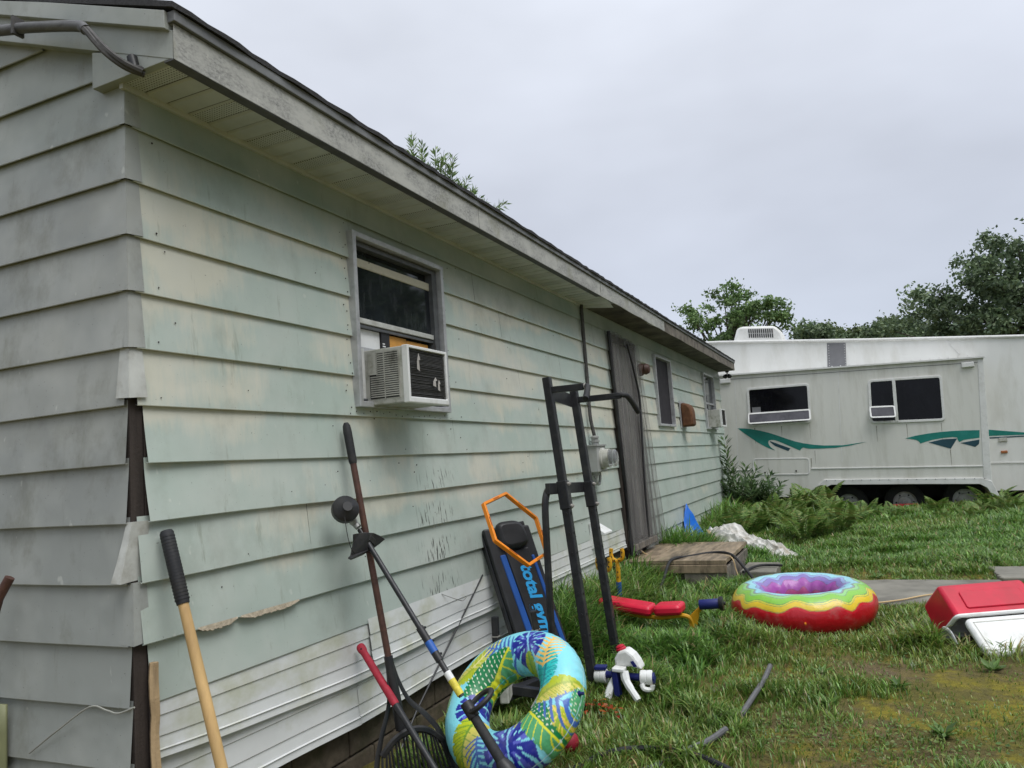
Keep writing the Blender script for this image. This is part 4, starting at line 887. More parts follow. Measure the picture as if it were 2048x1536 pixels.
for lo, c in bands: cols[s_ >= lo] = c
for lo, c in bands[2:]: cols[np.abs(s_-lo) < .020] = np.array(c)*.45+.06
vc_mesh('ring_body', verts, torus_idx(nu, nv), cols, M['print'], rb)
for an in (PI*1.03, PI*.80): MB().lathe([(.014, 0), (.014, .008), (.007, .012), (.007, .03), (0, .03)], (4.50+.53*math.cos(an), -1.765+.53*math.sin(an), .25), (math.cos(an), math.sin(an), .2), 10).build('valve', M['orange'], rb, smooth=True)
ball = MB(); ball.grid(lambda u, v: (1.66+.05*math.sin(v*PI)*math.cos(2*PI*u), -.885+.05*math.sin(v*PI)*math.sin(2*PI*u), .17+.05*math.cos(v*PI)), 24, 14, True)
tag(ball.build('rubber_ball', mat('dull red rubber', (.27, .015, .03), .5), smooth='all'), 'small dull red ball half hidden under the tropical swim ring', 'ball')

# ------------------------------------------------------------------ kids' weight bench, toy, cooler
kb = thing('toy_weight_bench', (3.85, -.8, .15), "child's weight bench with red pads, yellow frame and blue foam rollers", 'weight bench')
def pad(a, b, w, h, name):
    a, b = Vector(a), Vector(b); t = (b-a).normalized(); s = V(1, 0, 0); up = s.cross(t)
    if up.z < 0: up = -up
    q = roundpoly([a+s*(-w/2), b+s*(-w/2), b+s*(w/2), a+s*(w/2)], .035, 5)
    return MB().prism([p+up*h/2 for p in q], -up*h).build(name, M['redpad'], kb, bevel=.022, smooth=True)
pad((3.84, -.37, .415), (3.79, -.785, .365), .20, .072, 'back_pad'); pad((3.79, -.805, .372), (3.80, -1.005, .380), .20, .072, 'seat_pad')
MB().tube(spline([(3.82, -.40, .35), (3.79, -.8, .31), (3.80, -1.0, .325), (3.81, -1.06, .27), (3.82, -1.06, .10)]), .016, 8).build('frame_tube', M['yellow'], kb, smooth=True)
MB().prism([(3.80, -1.03, .31), (3.80, -1.10, .375), (3.80, -1.12, .36), (3.80, -1.085, .22), (3.80, -1.045, .20)], (.03, 0, 0)).build('knee_bracket', M['yellow'], kb, bevel=.006)
MB().tube(spline([(3.81, -1.11, .36), (3.80, -1.145, .40), (3.79, -1.16, .405)]), .016, 8).build('roller_arm', M['yellow'], kb, smooth=True)
MB().lathe([(.0, -.005), (.034, -.005), (.036, .0), (.036, .135), (.034, .14), (0, .14)], (3.79, -1.13, .405), (.05, -1, .06), 18).build('foam_roller', M['navy'], kb, smooth=True)
MB().lathe([(.010, -.005), (.046, -.005), (.05, .005), (.05, .022), (.012, .03), (.012, .04), (0, .04)], (3.796, -1.27, .413), (.05, -1, .06), 18).build('end_cap', M['black'], kb, smooth=True)
MB().tube([(3.82, -1.06, .20), (3.80, -1.20, .20)], .013, 8).build('foot_peg', M['yellow'], kb, smooth=True)
for fx, fy in ((4.20, -.40), (3.66, -.46)):
    MB().tube([(fx, fy, .1), (fx, fy-.01, .50)], .022, 10).build('post', M['bluepad'], kb, smooth=True)
    ps_ = MB().tube([(fx, fy-.01, .49), (fx, fy-.014, .62)], .0185, 10).build('post_sleeve', M['yellow'], kb, smooth=True)
    fk = MB(); a0 = [(0, .60), (0, .66), (-.042, .685), (-.052, .73), (-.045, .765)]; a1 = [(0, .66), (.042, .685), (.052, .73), (.045, .765)]
    MB().tube(spline([(fx, fy-.014+y*.95, z) for y, z in a0], 5), .017, 8).build('bar_fork', M['yellow'], kb, smooth=True); MB().tube(spline([(fx, fy-.014+y*.95, z) for y, z in a1], 5), .017, 8).build('bar_fork', M['yellow'], kb, smooth=True)
    hs = MB()
    for y, z in ((-.05, .735), (-.044, .70), (-.02, .672), (.02, .672), (.044, .70), (.05, .735), (0, .58), (0, .54)): hs.lathe([(.006, 0), (.006, .003), (0, .003)], (fx-.0172, fy-.014+y*.95, z), (-1, 0, 0), 8)
    hs.build('hole', M['black'], ps_)

ty = thing('plastic_toy', (2.5, -.93, .14), 'broken white and navy plastic toy with a red tip lying in the grass', 'toy')
MB().tube([(2.56, -.79, .205), (2.50, -1.10, .212)], .021, 10).build('axle', M['navy'], ty, smooth=True)
for c_, ax in (((2.565, -.765, .195), (.1, 1, .02)), ((2.50, -1.055, .215), (.15, -1, .0))):
    MB().lathe([(0, -.035), (.037, -.035), (.041, -.03), (.041, -.004), (.039, -.002), (.039, .002), (.041, .004), (.041, .03), (.037, .035), (0, .035)], c_, ax, 20).build('drum', M['white'], ty, smooth=True)
MB().box((2.565, -.765, .243), (.06, .07, .02), Matrix.Rotation(.1, 3, 'Z')).build('drum_top', M['navy'], ty, bevel=.004)
MB().lathe([(.03, 0), (.03, .012), (0, .013)], (2.495, -1.092, .215), (.15, -1, 0), 14).build('drum_cap', M['navy'], ty)
MB().prism([(2.50, -.875, .26), (2.50, -.965, .27), (2.50, -1.03, .255), (2.50, -1.01, .30), (2.50, -.985, .335), (2.50, -.945, .365), (2.50, -.895, .35), (2.50, -.87, .31)], (.10, 0, 0)).build('body', M['white'], ty, bevel=.014)
MB().prism([(2.495, -.985, .305), (2.495, -1.005, .275), (2.495, -.985, .27), (2.495, -.968, .30)], (.01, 0, 0)).build('window_slot', M['navy'], ty)
MB().lathe([(.030, 0), (.032, .008), (.026, .014), (.027, .02), (.019, .028), (.012, .03), (0, .031)], (2.55, -.905, .352), (0, .35, 1), 16).build('red_tip', M['red'], ty, smooth=True)
MB().box((2.47, -.885, .19), (.05, .035, .15), Matrix.Rotation(-.08, 3, 'X')).build('front_column', M['navy'], ty, bevel=.006)
MB().box((2.475, -.905, .262), (.07, .07, .022), Matrix.Rotation(.08, 3, 'X')).build('column_head', M['white'], ty, bevel=.006)
MB().tube(spline([(2.47, -.935, .25), (2.45, -.95, .205), (2.42, -.985, .165), (2.39, -1.03, .12)]), [.026]*6+[.023]*6+[.02]*6+[.016], 8).build('leg', M['white'], ty, smooth=True)
MB().tube(spline([(2.49, -.87, .20), (2.46, -.85, .16), (2.43, -.835, .11)]), .022, 8).build('leg', M['white'], ty, smooth=True)
MB().tube(spline([(2.46, -1.035, .19), (2.455, -1.05, .165), (2.47, -1.085, .16), (2.475, -1.095, .185)]), .014, 8).build('hook', M['white'], ty, smooth=True)

for ch in ty.children: ch.location.z += .03
co = thing('picnic_cooler', (4.05, -2.7, .15), 'red picnic cooler tipped over with its white lid open on the grass', 'cooler')
Oc = V(4.005, -2.645, 0); ce, cl = V(.89, .45, 0).normalized(), V(.45, -.89, 0).normalized()
def cpt(d, z, l): return Oc+ce*d+V(0, 0, z)+cl*l
LC = .62
prof = {'T': (0, .505), 'R': (-.215, .345), 'B': (.03, .15), 'L': (.205, .335)}
# body: tapered box, open on the R-B side, built as walls with thickness
def cshell():
    m = MB(); T, Rr, B, Ll = prof['T'], prof['R'], prof['B'], prof['L']
    tp = .02
    # ends are slightly tapered towards the bottom (T-L side is the bottom of the cooler)
    outer = [cpt(*Rr, 0), cpt(*Rr, LC), cpt(*B, LC), cpt(*B, 0), cpt(*T, tp), cpt(*T, LC-tp), cpt(*Ll, LC-tp), cpt(*Ll, tp)]
    cen = sum(outer, Vector((0, 0, 0)))/8
    inn = [p+(cen-p).normalized()*.045 for p in outer[:4]]+[p+(cen-p).normalized()*.05 for p in outer[4:]]
    inn[:4] = [p+((outer[4]-outer[0])*.0) for p in inn[:4]]
    m.add(outer, [(0, 4, 5, 1), (3, 2, 6, 7), (0, 3, 7, 4), (1, 5, 6, 2), (4, 7, 6, 5)])
    o = m.build('body', M['red'], co, bevel=.022, smooth=True)
    li = MB().add(outer[:4]+inn, [(0, 1, 5, 4), (1, 2, 6, 5), (2, 3, 7, 6), (3, 0, 4, 7), (4, 5, 9, 8), (6, 7, 11, 10), (7, 4, 8, 11), (5, 6, 10, 9), (8, 9, 10, 11)]); li.build('liner', M['white'], co)
    return outer
ou = cshell()
rimp = [ou[0], ou[1], ou[2], ou[3], ou[0]]
MB().tube(roundpoly([ou[0], ou[1], ou[2], ou[3]], .03, 5)+[roundpoly([ou[0], ou[1], ou[2], ou[3]], .03, 5)[0]], .014, 8).build('rim', M['white'], co, smooth=True)
# embossed panel on the big red side
pn = [cpt(-.06, .465, .12), cpt(-.06, .465, LC-.10), cpt(-.175, .379, LC-.08), cpt(-.175, .379, .10)]; nrm = (pn[1]-pn[0]).cross(pn[3]-pn[0]).normalized(); nrm = nrm if nrm.z > 0 else -nrm
MB().prism([p+nrm*.006 for p in roundpoly(pn, .02, 4)], -nrm*.02).build('side_panel', M['red'], co, bevel=.005, smooth=True)
la, lb_ = cpt(-.225, .318, .0), cpt(-.44, .135, .02)
ldir = (lb_-la); l0 = [la+cl*(.03), la+cl*(LC+.02), lb_+cl*(LC+.02), lb_+cl*.0]
ln_ = (l0[1]-l0[0]).cross(l0[3]-l0[0]).normalized(); ln_ = ln_ if ln_.z > 0 else -ln_
lid = MB().prism([p+ln_*.025 for p in roundpoly(l0, .04, 5)], -ln_*.05).build('lid', M['white'], co, bevel=.018, smooth=True)
l1_ = inset([Vector(p) for p in roundpoly(l0, .04, 5)], .035); l2_ = inset([Vector(p) for p in roundpoly(l0, .04, 5)], .042)
MB().ring([p+ln_*.0265 for p in l1_], [p+ln_*.0265 for p in l2_], -ln_*.004).build('lid_groove', M['acwhite'], lid)
MB().tube(spline([cpt(-.05, .21, -.01), cpt(-.10, .25, -.03), cpt(-.17, .24, -.03), cpt(-.21, .17, -.02)]), .012, 8, asp=.5).build('handle', M['white'], co, smooth=True)

# ------------------------------------------------------------------ landing, block step, tarps, hoses
lg = thing('wooden_landing', (6.4, -.5, .15), 'low damp brown wooden landing in front of the netted door', 'landing')
X0, X1, Y0, Y1, ZT = 5.62, 7.12, -1.03, -.03, .43
wl_ = wob(4)
for i in range(4):
    ya = Y0+(Y1-Y0)*i/4; yb = Y0+(Y1-Y0)*(i+1)/4-.004
    m = MB(); m.grid(lambda u, v: (X0+(X1-X0)*u, ya+(yb-ya)*v+.004*wl_(u*9+i), ZT+.006*wl_(u*6+i*2)), 16, 2); m.build('deck_board', M['deck'], lg, solid=-.035)
MB().span((X0+.02, Y0+.015, .1), (X0+.055, -.35, ZT-.036)).build('riser_board', M['darkwood'], lg)
MB().span((X0-.006, Y0-.004, ZT-.085), (X0+.018, Y1, ZT-.006)).build('front_lip', M['deck'], lg, bevel=.006)
MB().span((X0+.005, Y0-.002, .1), (X0+.04, Y0+.4, ZT-.037)).build('riser_board', M['oldwood'], lg)
MB().span((X0+.02, Y0, .1), (X1-.02, Y0+.03, ZT-.037)).build('side_board', M['oldwood'], lg, bevel=.004)
MB().span((X1-.04, Y0+.04, .1), (X1-.01, Y1, ZT-.037)).build('back_board', M['oldwood'], lg)
st_ = thing('concrete_block', (6.4, -1.25, .15), 'grey concrete block used as a step beside the wooden landing', 'block')
MB().prism([(6.10, -1.42, .285), (6.74, -1.40, .285), (6.76, -1.07, .285), (6.12, -1.07, .285)], (0, 0, -.2)).build('block_body', M['conc'], st_, bevel=.012)
bt = thing('blue_tarp', (8.6, -.15, .2), 'crumpled blue tarp propped in a peak against the house wall', 'tarp')
wb = wob(12); wb2 = wob(13)
def btf(u, v):
    x = 8.02+(9.0-8.02)*u; pk_ = math.exp(-((u-.80)/.20)**2); top = .36+.43*pk_+.05*(1-u)
    fold = mnoise.noise(Vector((u*7-.8*v*(u-.8)*6, v*1.2, 3)))*.09+abs(mnoise.noise(Vector((u*13, v*2.5, 8))))*.06
    z = top*(1-v)+.20*v+.02*mnoise.noise(Vector((u*9, v*5, 1))); y = -.03-.26*v-fold*(.25+v); return (x+(v-.5)*.16*(u-.5), y, z)
MB().grid(btf, 46, 26).build('tarp_sheet', M['tarpblue'], bt, smooth='all', solid=.003)
MB().bar((7.95, -.32, .30), (8.6, -.42, .34), .05, .015).build('stray_board', M['oldwood'], bt)
wt = thing('white_tarp', (8.2, -.8, .15), 'rumpled dirty white plastic sheeting heaped behind the wooden landing', 'tarp')
A_, B_ = V(9.0, -.20, 0), V(7.75, -1.45, 0); dd = (B_-A_).normalized(); nn_ = V(-dd.y, dd.x, 0)
w5, w6, w7 = wob(21), wob(22), wob(23)
def wtf(u, v):
    c = A_+(B_-A_)*u; s = (v-.5)*2; wid = .36*(1-.35*u)*min(1, .5+3*u); h = (.36-.27*u)*(1-abs(s)**2.2)*min(1, 3*u+.25)*min(1, 4*(1-u)+.12)
    h += .075*math.exp(-((u-.36)/.07)**2)*(1-s*s)+.06*math.exp(-((u-.1)/.08)**2)*(1-s*s)
    k = .085*(1-abs(mnoise.noise(Vector((u*3.2+s*.9, s*1.3-u*.8, 2)))))**5+.06*(1-abs(mnoise.noise(Vector((u*6.5-s*2.4, s*2+u*2.5, 5)))))**6+.035*(1-abs(mnoise.noise(Vector((u*13+s*3, s*4-u*5, 9)))))**5
    k *= .55*min(1, 8*u, 8*(1-u))
    p = c+nn_*(s*wid); return (p.x, p.y, .14+max(0, h)+k)
MB().grid(wtf, 160, 76).build('sheeting', M['tarpwhite'], wt, smooth=True, solid=.003)
MB().tube(spline([(8.7, -.18, .30), (8.3, -.2, .34), (7.8, -.25, .30), (7.4, -.18, .24)]), .05, 7).build('debris_bag', M['oldwood'], wt)
MB().box((8.52, -.36, .40), (.55, .04, .08), Matrix.Rotation(.25, 3, 'Z')).build('plank_end', M['lath'], wt)

def hose(pts, r, m, label, name='garden_hose', cat='hose'):
    o = MB().tube(spline(pts, 8), r, 9).build(name, m, smooth=True); return tag(o, label, cat)
hose([(4.95, -.50, .20), (5.25, -.52, .36), (5.60, -.52, .475), (5.95, -.62, .462), (6.15, -.82, .47), (6.0, -1.02, .47), (5.72, -1.18, .38), (5.55, -1.33, .22), (5.5, -1.38, .17)], .0135, M['rubber'], 'black hose looping over the wooden landing')
hose([(6.02, -1.12, .295), (6.25, -1.2, .31), (6.36, -1.28, .31), (6.33, -1.46, .31)], .013, M['rubber'], 'cut end of black hose lying on the concrete block step')
hose([(5.99, -.06, .60), (6.06, -.12, .50), (6.18, -.17, .452), (6.08, -.40, .450), (6.02, -.62, .450), (5.96, -.90, .452), (5.9, -1.04, .452), (5.82, -1.09, .33), (5.6, -1.17, .22), (5.35, -1.3, .17), (5.15, -1.6, .19), (5.0, -2.0, .195), (5.01, -2.25, .197), (5.15, -2.46, .197), (5.40, -2.70, .197), (5.6, -3.1, .197), (5.7, -3.8, .18)], .0065, M['cord'], 'beige extension cord running from the door past the rainbow ring', 'extension_cord', 'cord')
pipe = mat('grey vacuum hose', (.11, .11, .115), .55, var=.3, scale=30)
hose([(3.06, -1.665, .19), (2.80, -1.655, .178), (2.52, -1.63, .168), (2.26, -1.60, .150)], .0145, pipe, 'short grey hose piece on the mossy lawn below the rainbow ring')
hose([(2.07, -1.552, .14), (1.88, -1.50, .145), (1.744, -1.41, .135), (1.6, -1.33, .125), (1.45, -1.22, .12)], .015, pipe, 'grey hose half sunk in grass crossing under the long black hose')
hose([(1.36, -.90, .12), (1.50, -1.0, .13), (1.64, -1.06, .135), (1.72, -1.17, .14), (1.735, -1.315, .145), (1.70, -1.45, .15), (1.63, -1.58, .145), (1.45, -1.8, .13)], .0135, M['rubber'], 'long black hose snaking along the bottom edge of the lawn')

# ------------------------------------------------------------------ the trailer
rv = thing('travel_trailer', (14.6, -2.2, .15), 'long white travel trailer with teal swoosh stripes behind the house', 'trailer')
FX = 13.8
def fp(pts, x=FX): return [(x, y, z) for y, z in pts]
arch_in = [(-1.545, .49), (-1.613, .655), (-1.722, .705), (-3.296, .635), (-4.12, .592), (-4.224, .522), (-4.287, .385)]
arch_out = [(-1.441, .485), (-1.502, .716), (-1.603, .808), (-3.306, .738), (-4.155, .698), (-4.304, .634), (-4.39, .38)]
front = [(.6, .60), (.6, 2.99), (-4.42, 2.80), (-4.30, .50), (-4.287, .385)]+arch_in[::-1][1:]+[(-1.441, .485)]
MB().prism(fp(front), (.75, 0, 0)).build('slide_out', M['rv'], rv)
MB().prism(fp([(-4.335, 2.77), (-4.425, 2.80), (-4.31, .62), (-4.19, .70)], FX-.012), (.3, 0, 0)).build('corner_trim', M['rvtrim'], rv, bevel=.008)
MB().prism(fp([(.6, 3.005), (-4.44, 2.812), (-4.44, 2.785), (.6, 2.975)], FX-.05), (.7, 0, 0)).build('roof_edge', M['rvtrim'], rv)
MB().prism(fp([(.6, 2.905), (-4.34, 2.722), (-4.34, 2.714), (.6, 2.897)], FX-.006), (.02, 0, 0)).build('seam', M['patch'], rv)
for a, b in (((.55, 1.112), (-.33, 1.078)), ((-1.40, 1.036), (-4.20, .912))):
    MB().prism(fp([a, b, (b[0], b[1]-.022), (a[0], a[1]-.022)], FX-.014), (.03, 0, 0)).build('belt_rail', M['rvtrim'], rv, bevel=.004)
ao, ai = [Vector(p) for p in fp(arch_out, FX-.03)], [Vector(p) for p in fp(arch_in, FX-.03)]
fd = MB()
for i in range(len(ao)-1): fd.add([ao[i], ao[i+1], ai[i+1], ai[i]]+[p+V(.06, 0, 0) for p in (ao[i], ao[i+1], ai[i+1], ai[i])], [(0, 1, 2, 3), (0, 4, 5, 1), (3, 2, 6, 7)])
fd.add([ao[0], ai[0], ai[0]+V(.06, 0, 0), ao[0]+V(.06, 0, 0), ao[-1], ai[-1], ai[-1]+V(.06, 0, 0), ao[-1]+V(.06, 0, 0)], [(0, 1, 2, 3), (4, 7, 6, 5)])
fd.build('wheel_arch', M['rvtrim'], rv, bevel=.006)
BX = 14.5
body = [(6.0, .55), (6.0, 3.75), (.9, 3.78), (.15, 3.72), (-2.65, 3.405), (-5.19, 3.142), (-9.5, 2.80), (-9.5, .30), (-4.4, .418), (-4.4, .7), (-1.4, .75), (-1.4, .5)]
MB().prism(fp(body, BX), (2.3, 0, 0)).build('body', M['rvtop'], rv)
MB().tube([(BX-.01, y, z) for y, z in ((6.0, 3.765), (.9, 3.795), (.15, 3.735), (-2.65, 3.42), (-5.19, 3.157), (-9.5, 2.815))], .03, 8).build('roof_trim', M['rvtrim'], rv, smooth=True)
pt_ = MB().prism(fp([(-1.905, 3.452), (-2.243, 3.415), (-2.20, 2.80), (-1.855, 2.82)], BX-.006), (.01, 0, 0)).build('patch_panel', M['patch'], rv)
rvt = MB()
for y, z in [(-1.93+.003*i, 3.40-.05*i) for i in range(11)]+[(-2.215+.002*i, 3.38-.05*i) for i in range(11)]: rvt.lathe([(.008, 0), (.008, .004), (0, .005)], (BX-.007, y, z), (-1, 0, 0), 6)
rvt.build('rivet', M['rvtrim'], pt_)
rl_ = MB()
for i in range(26): y = -.4-i*.155; rl_.lathe([(.012, 0), (.012, .008), (0, .01)], (BX-.002, y, 3.035+y*.028+.0), (-1, 0, 0), 6)
rl_.build('rivet', M['rvtrim'], rv)
MB().prism(fp([(-3.93, 3.29), (-4.15, 2.95), (-4.17, 2.965), (-3.95, 3.305)], BX-.01), (.012, 0, 0)).build('loose_trim', M['rvtrim'], rv)
for y in (-2.05, -.16): MB().prism(fp([(y, 2.86+.038*y), (y-.012, 2.86+.038*y), (y+.09, 1.12), (y+.102, 1.12)], FX-.003), (.006, 0, 0)).build('panel_seam', M['rvtrim'], rv)
sk = MB()
for i in range(18): y = -1.65-i*.15; sk.lathe([(.008, 0), (.008, .006), (0, .007)], (FX-.031, y, .79+(y+1.6)*.04), (-1, 0, 0), 6)
sk.build('trim_screw', M['patch'], rv)
rst = mat('grimy run stain', (.30, .285, .24), .6, var=.3, scale=20)
rr5 = random.Random(6)
for y, z in ((-.45, 1.88), (-.95, 1.87), (-1.46, 1.86), (-2.6, 1.74), (-3.1, 1.73), (-3.65, 1.70), (-1.42, 1.22), (-3.74, 1.22), (-1.5, 1.36)):
    w_ = rr5.uniform(.004, .012); h_ = rr5.uniform(.12, .35); MB().prism(fp([(y-w_, z), (y+w_, z), (y+w_*.3+.01, z-h_), (y-w_*.3+.01, z-h_)], FX-.0012), (.002, 0, 0)).build('run_stain', rst, rv)
def rvwin(loop, name, r=.09, fw=.045, m='tint'):
    o = roundpoly(fp(loop, FX-.022), r, 6); o = [Vector(p) for p in o]; i_ = inset(o, fw)
    w = MB().ring(o, i_, (.04, 0, 0)).build(name, M['rvtrim'], rv, bevel=.006); MB().prism([p+V(.012, 0, 0) for p in i_], (.004, 0, 0)).build('pane', M[m], w); return w
def flap(w, yl, yr, zt, zb, out=.11):
    q = [V(FX-.03, yl, zt), V(FX-.03, yr, zt-.02), V(FX-.03-out, yr, zb-.02), V(FX-.03-out, yl, zb)]
    o = roundpoly(q, .05, 4); i_ = inset(o, .028); n_ = V(.03, 0, .008); MB().ring(o, i_, n_).build('hopper_frame', M['rvtrim'], w, bevel=.004); MB().prism([p+n_*.3 for p in i_], n_*.1).build('hopper_pane', M['flap'], w)
wA = rvwin([(-.372, 2.668), (-1.532, 2.645), (-1.500, 1.882), (-.345, 1.905)], 'window'); flap(wA, -.35, -1.50, 2.17, 1.955)
wB = rvwin([(-2.546, 2.596), (-3.757, 2.556), (-3.723, 1.732), (-2.497, 1.783)], 'window'); flap(wB, -2.515, -2.945, 2.10, 1.885)
MB().prism(fp([(-2.945, 2.56), (-3.0, 2.56), (-2.975, 1.79), (-2.92, 1.79)], FX-.028), (.03, 0, 0)).build('mullion', M['rvtrim'], wB, bevel=.004)
MB().prism(fp([(-.44, 2.28), (-.60, 2.275), (-.60, 2.16), (-.44, 2.165)], FX-.0105), (.002, 0, 0)).build('note', M['patch'], wA)
ho = [Vector(p) for p in roundpoly(fp([(-.355, 1.285), (-1.388, 1.232), (-1.368, .914), (-.332, .962)], FX-.012), .07, 6)]; hi_ = inset(ho, .022)
hb = MB().ring(ho, hi_, (.02, 0, 0)).build('hatch', M['rvtrim'], rv, bevel=.004); MB().prism([p+V(.006, 0, 0) for p in hi_], (.004, 0, 0)).build('hatch_door', M['rv'], hb)
for y in (-.56, -1.13): MB().lathe([(.016, 0), (.016, .012), (0, .014)], (FX-.008, y, 1.0), (-1, 0, 0), 10).build('latch', M['black'], hb)
dA = [(-.131, 1.895), (-.25, 1.885), (-.382, 1.86), (-.55, 1.815), (-.707, 1.761), (-.86, 1.695), (-1.021, 1.621), (-1.16, 1.562), (-1.306, 1.514), (-1.49, 1.472), (-1.669, 1.445), (-2.003, 1.425), (-2.399, 1.458), (-2.103, 1.408), (-1.87, 1.386), (-1.6, 1.39), (-1.401, 1.402), (-1.298, 1.432), (-1.262, 1.41), (-1.239, 1.378), (-1.061, 1.476), (-.881, 1.575), (-.79, 1.615), (-.734, 1.620), (-.688, 1.61), (-.675, 1.576), (-.685, 1.53), (-.707, 1.487), (-.783, 1.416), (-.70, 1.45), (-.599, 1.509), (-.48, 1.59), (-.365, 1.686), (-.24, 1.79)]
dB = [(-3.054, 1.473), (-3.22, 1.508), (-3.419, 1.531), (-3.6, 1.542), (-3.795, 1.546), (-4.0, 1.54), (-4.225, 1.527), (-4.207, 1.395), (-4.08, 1.387), (-3.96, 1.375), (-3.892, 1.343), (-3.874, 1.38), (-3.868, 1.425), (-3.80, 1.438), (-3.65, 1.435), (-3.476, 1.412), (-3.36, 1.385), (-3.281, 1.362), (-3.262, 1.40), (-3.225, 1.43), (-3.15, 1.452)]
for p, m_ in ((dA, 'teal'), (dB, 'teal'), ([(-.704, 1.588), (-.72, 1.596), (-1.07, 1.432), (-1.025, 1.384), (-.791, 1.501)], 'tealdark'), ([(-3.413, 1.371), (-3.64, 1.412), (-3.867, 1.408), (-3.748, 1.235)], 'tealdark'), ([(-3.908, 1.326), (-4.204, 1.364), (-4.188, 1.287), (-4.126, 1.24)], 'tealdark')):
    MB().prism(fp(p, FX-.004), (.005, 0, 0)).build('swoosh_decal', M[m_], rv)
MB().prism(fp([(-4.453, 1.525), (-5.0, 1.43), (-7.0, 1.2), (-5.0, 1.39), (-4.442, 1.41)], BX-.004), (.005, 0, 0)).build('swoosh_decal', M['teal'], rv); MB().prism(fp([(-4.45, 1.385), (-5.0, 1.375), (-7, 1.18), (-7, 1.17), (-5.0, 1.355), (-4.45, 1.36)], BX-.004), (.005, 0, 0)).build('swoosh_decal', M['tealdark'], rv)
MB().prism(fp([(-4.42, .93), (-9.4, .70), (-9.4, .68), (-4.42, .91)], BX-.012), (.02, 0, 0)).build('belt_rail', M['rvtrim'], rv)
MB().span((BX-.03, -4.72, 1.29), (BX, -4.585, 1.362)).build('marker_light', M['acwhite'], rv, bevel=.008); MB().span((BX-.03, -4.70, 1.08), (BX, -4.595, 1.13)).build('marker_light', M['lens'], rv, bevel=.012)
for y0, y1, z in ((-4.075, -4.27, 2.69), (.12, -.085, 2.85)): MB().span((FX-.05, y1, z-.045), (FX, y0, z+.045)).build('awning_bracket', M['rvtrim'], rv, bevel=.012)
MB().prism([(14.85, -.05, 3.70), (14.85, -.17, 4.04), (14.85, -.30, 4.06), (14.85, -.93, 3.99), (14.85, -1.06, 3.84), (14.85, -1.08, 3.60)], (.75, 0, 0)).build('roof_air_conditioner', M['rvtrim'], rv, bevel=.05, smooth=True)
sl_ = MB()
for i in range(12):
    y = -.40-i*.042
    for j in range(2): sl_.span((14.838, y-.022, 3.80-.10*(i/12)*.6+j*.10), (14.846, y, 3.885-.10*(i/12)*.6+j*.10))
sl_.build('vent_slot', M['black'], rv)
for yc in (-1.98, -2.935, -3.90):
    wh = MB().lathe([(.20, -.11), (.30, -.11), (.345, -.08), (.35, 0), (.345, .08), (.30, .11), (.20, .11)], (14.22, yc, .30), (-1, 0, 0), 32).build('wheel', M['tyre'], rv, smooth=True)
    MB().lathe([(.205, .10), (.205, .085), (.185, .08), (.175, .05), (.12, .055), (.105, .08), (.05, .085), (.045, .11), (0, .112)], (14.22, yc, .30), (-1, 0, 0), 28).build('rim', M['rim'], wh, smooth=True)
    hl_ = MB()
    for k in range(6): a_ = k*PI/3; hl_.lathe([(.018, 0), (.018, .004), (0, .005)], (14.166, yc+.145*math.cos(a_), .30+.145*math.sin(a_)), (-1, 0, 0), 8)
    hl_.build('rim_hole', M['black'], wh)
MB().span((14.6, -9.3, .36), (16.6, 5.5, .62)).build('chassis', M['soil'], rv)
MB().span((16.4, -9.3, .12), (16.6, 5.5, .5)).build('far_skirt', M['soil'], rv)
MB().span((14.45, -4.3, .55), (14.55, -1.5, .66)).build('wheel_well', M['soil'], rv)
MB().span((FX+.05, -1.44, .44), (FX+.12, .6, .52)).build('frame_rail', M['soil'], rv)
jk = thing('red_jack', (13.95, -3.0, .2), 'red jack lying under the middle wheel of the trailer', 'jack')
MB().span((13.9, -3.12, .22), (14.0, -2.72, .29)).build('jack_body', M['red'], jk, bevel=.012); MB().span((13.89, -2.98, .235), (13.899, -2.90, .27)).build('jack_label', M['white'], jk); MB().bar((13.92, -2.72, .25), (13.92, -2.6, .20), .03).build('jack_foot', M['red'], jk)

# ------------------------------------------------------------------ vegetation
def np_mesh(name, verts, loops, starts, cols, m, parent=None, smooth=False):
    me = bpy.data.meshes.new(name); org = np.array(origin(parent)); verts = np.asarray(verts, np.float32)-org
    me.vertices.add(len(verts)); me.vertices.foreach_set('co', verts.astype(np.float32).ravel())
    me.loops.add(len(loops)); me.loops.foreach_set('vertex_index', np.asarray(loops, np.int32))
    me.polygons.add(len(starts)); me.polygons.foreach_set('loop_start', np.asarray(starts, np.int32))
    me.update(calc_edges=True)
    if cols is not None:
        at = me.attributes.new('col', 'FLOAT_COLOR', 'POINT'); at.data.foreach_set('color', np.concatenate([cols, np.ones((len(cols), 1))], 1).astype(np.float32).ravel())
    if smooth: me.polygons.foreach_set('use_smooth', [True]*len(me.polygons))
    me.materials.append(m); o = bpy.data.objects.new(name, me); COL.objects.link(o); o.parent = parent; return o
def unit(a): return a/np.maximum(np.linalg.norm(a, axis=1, keepdims=True), 1e-9)
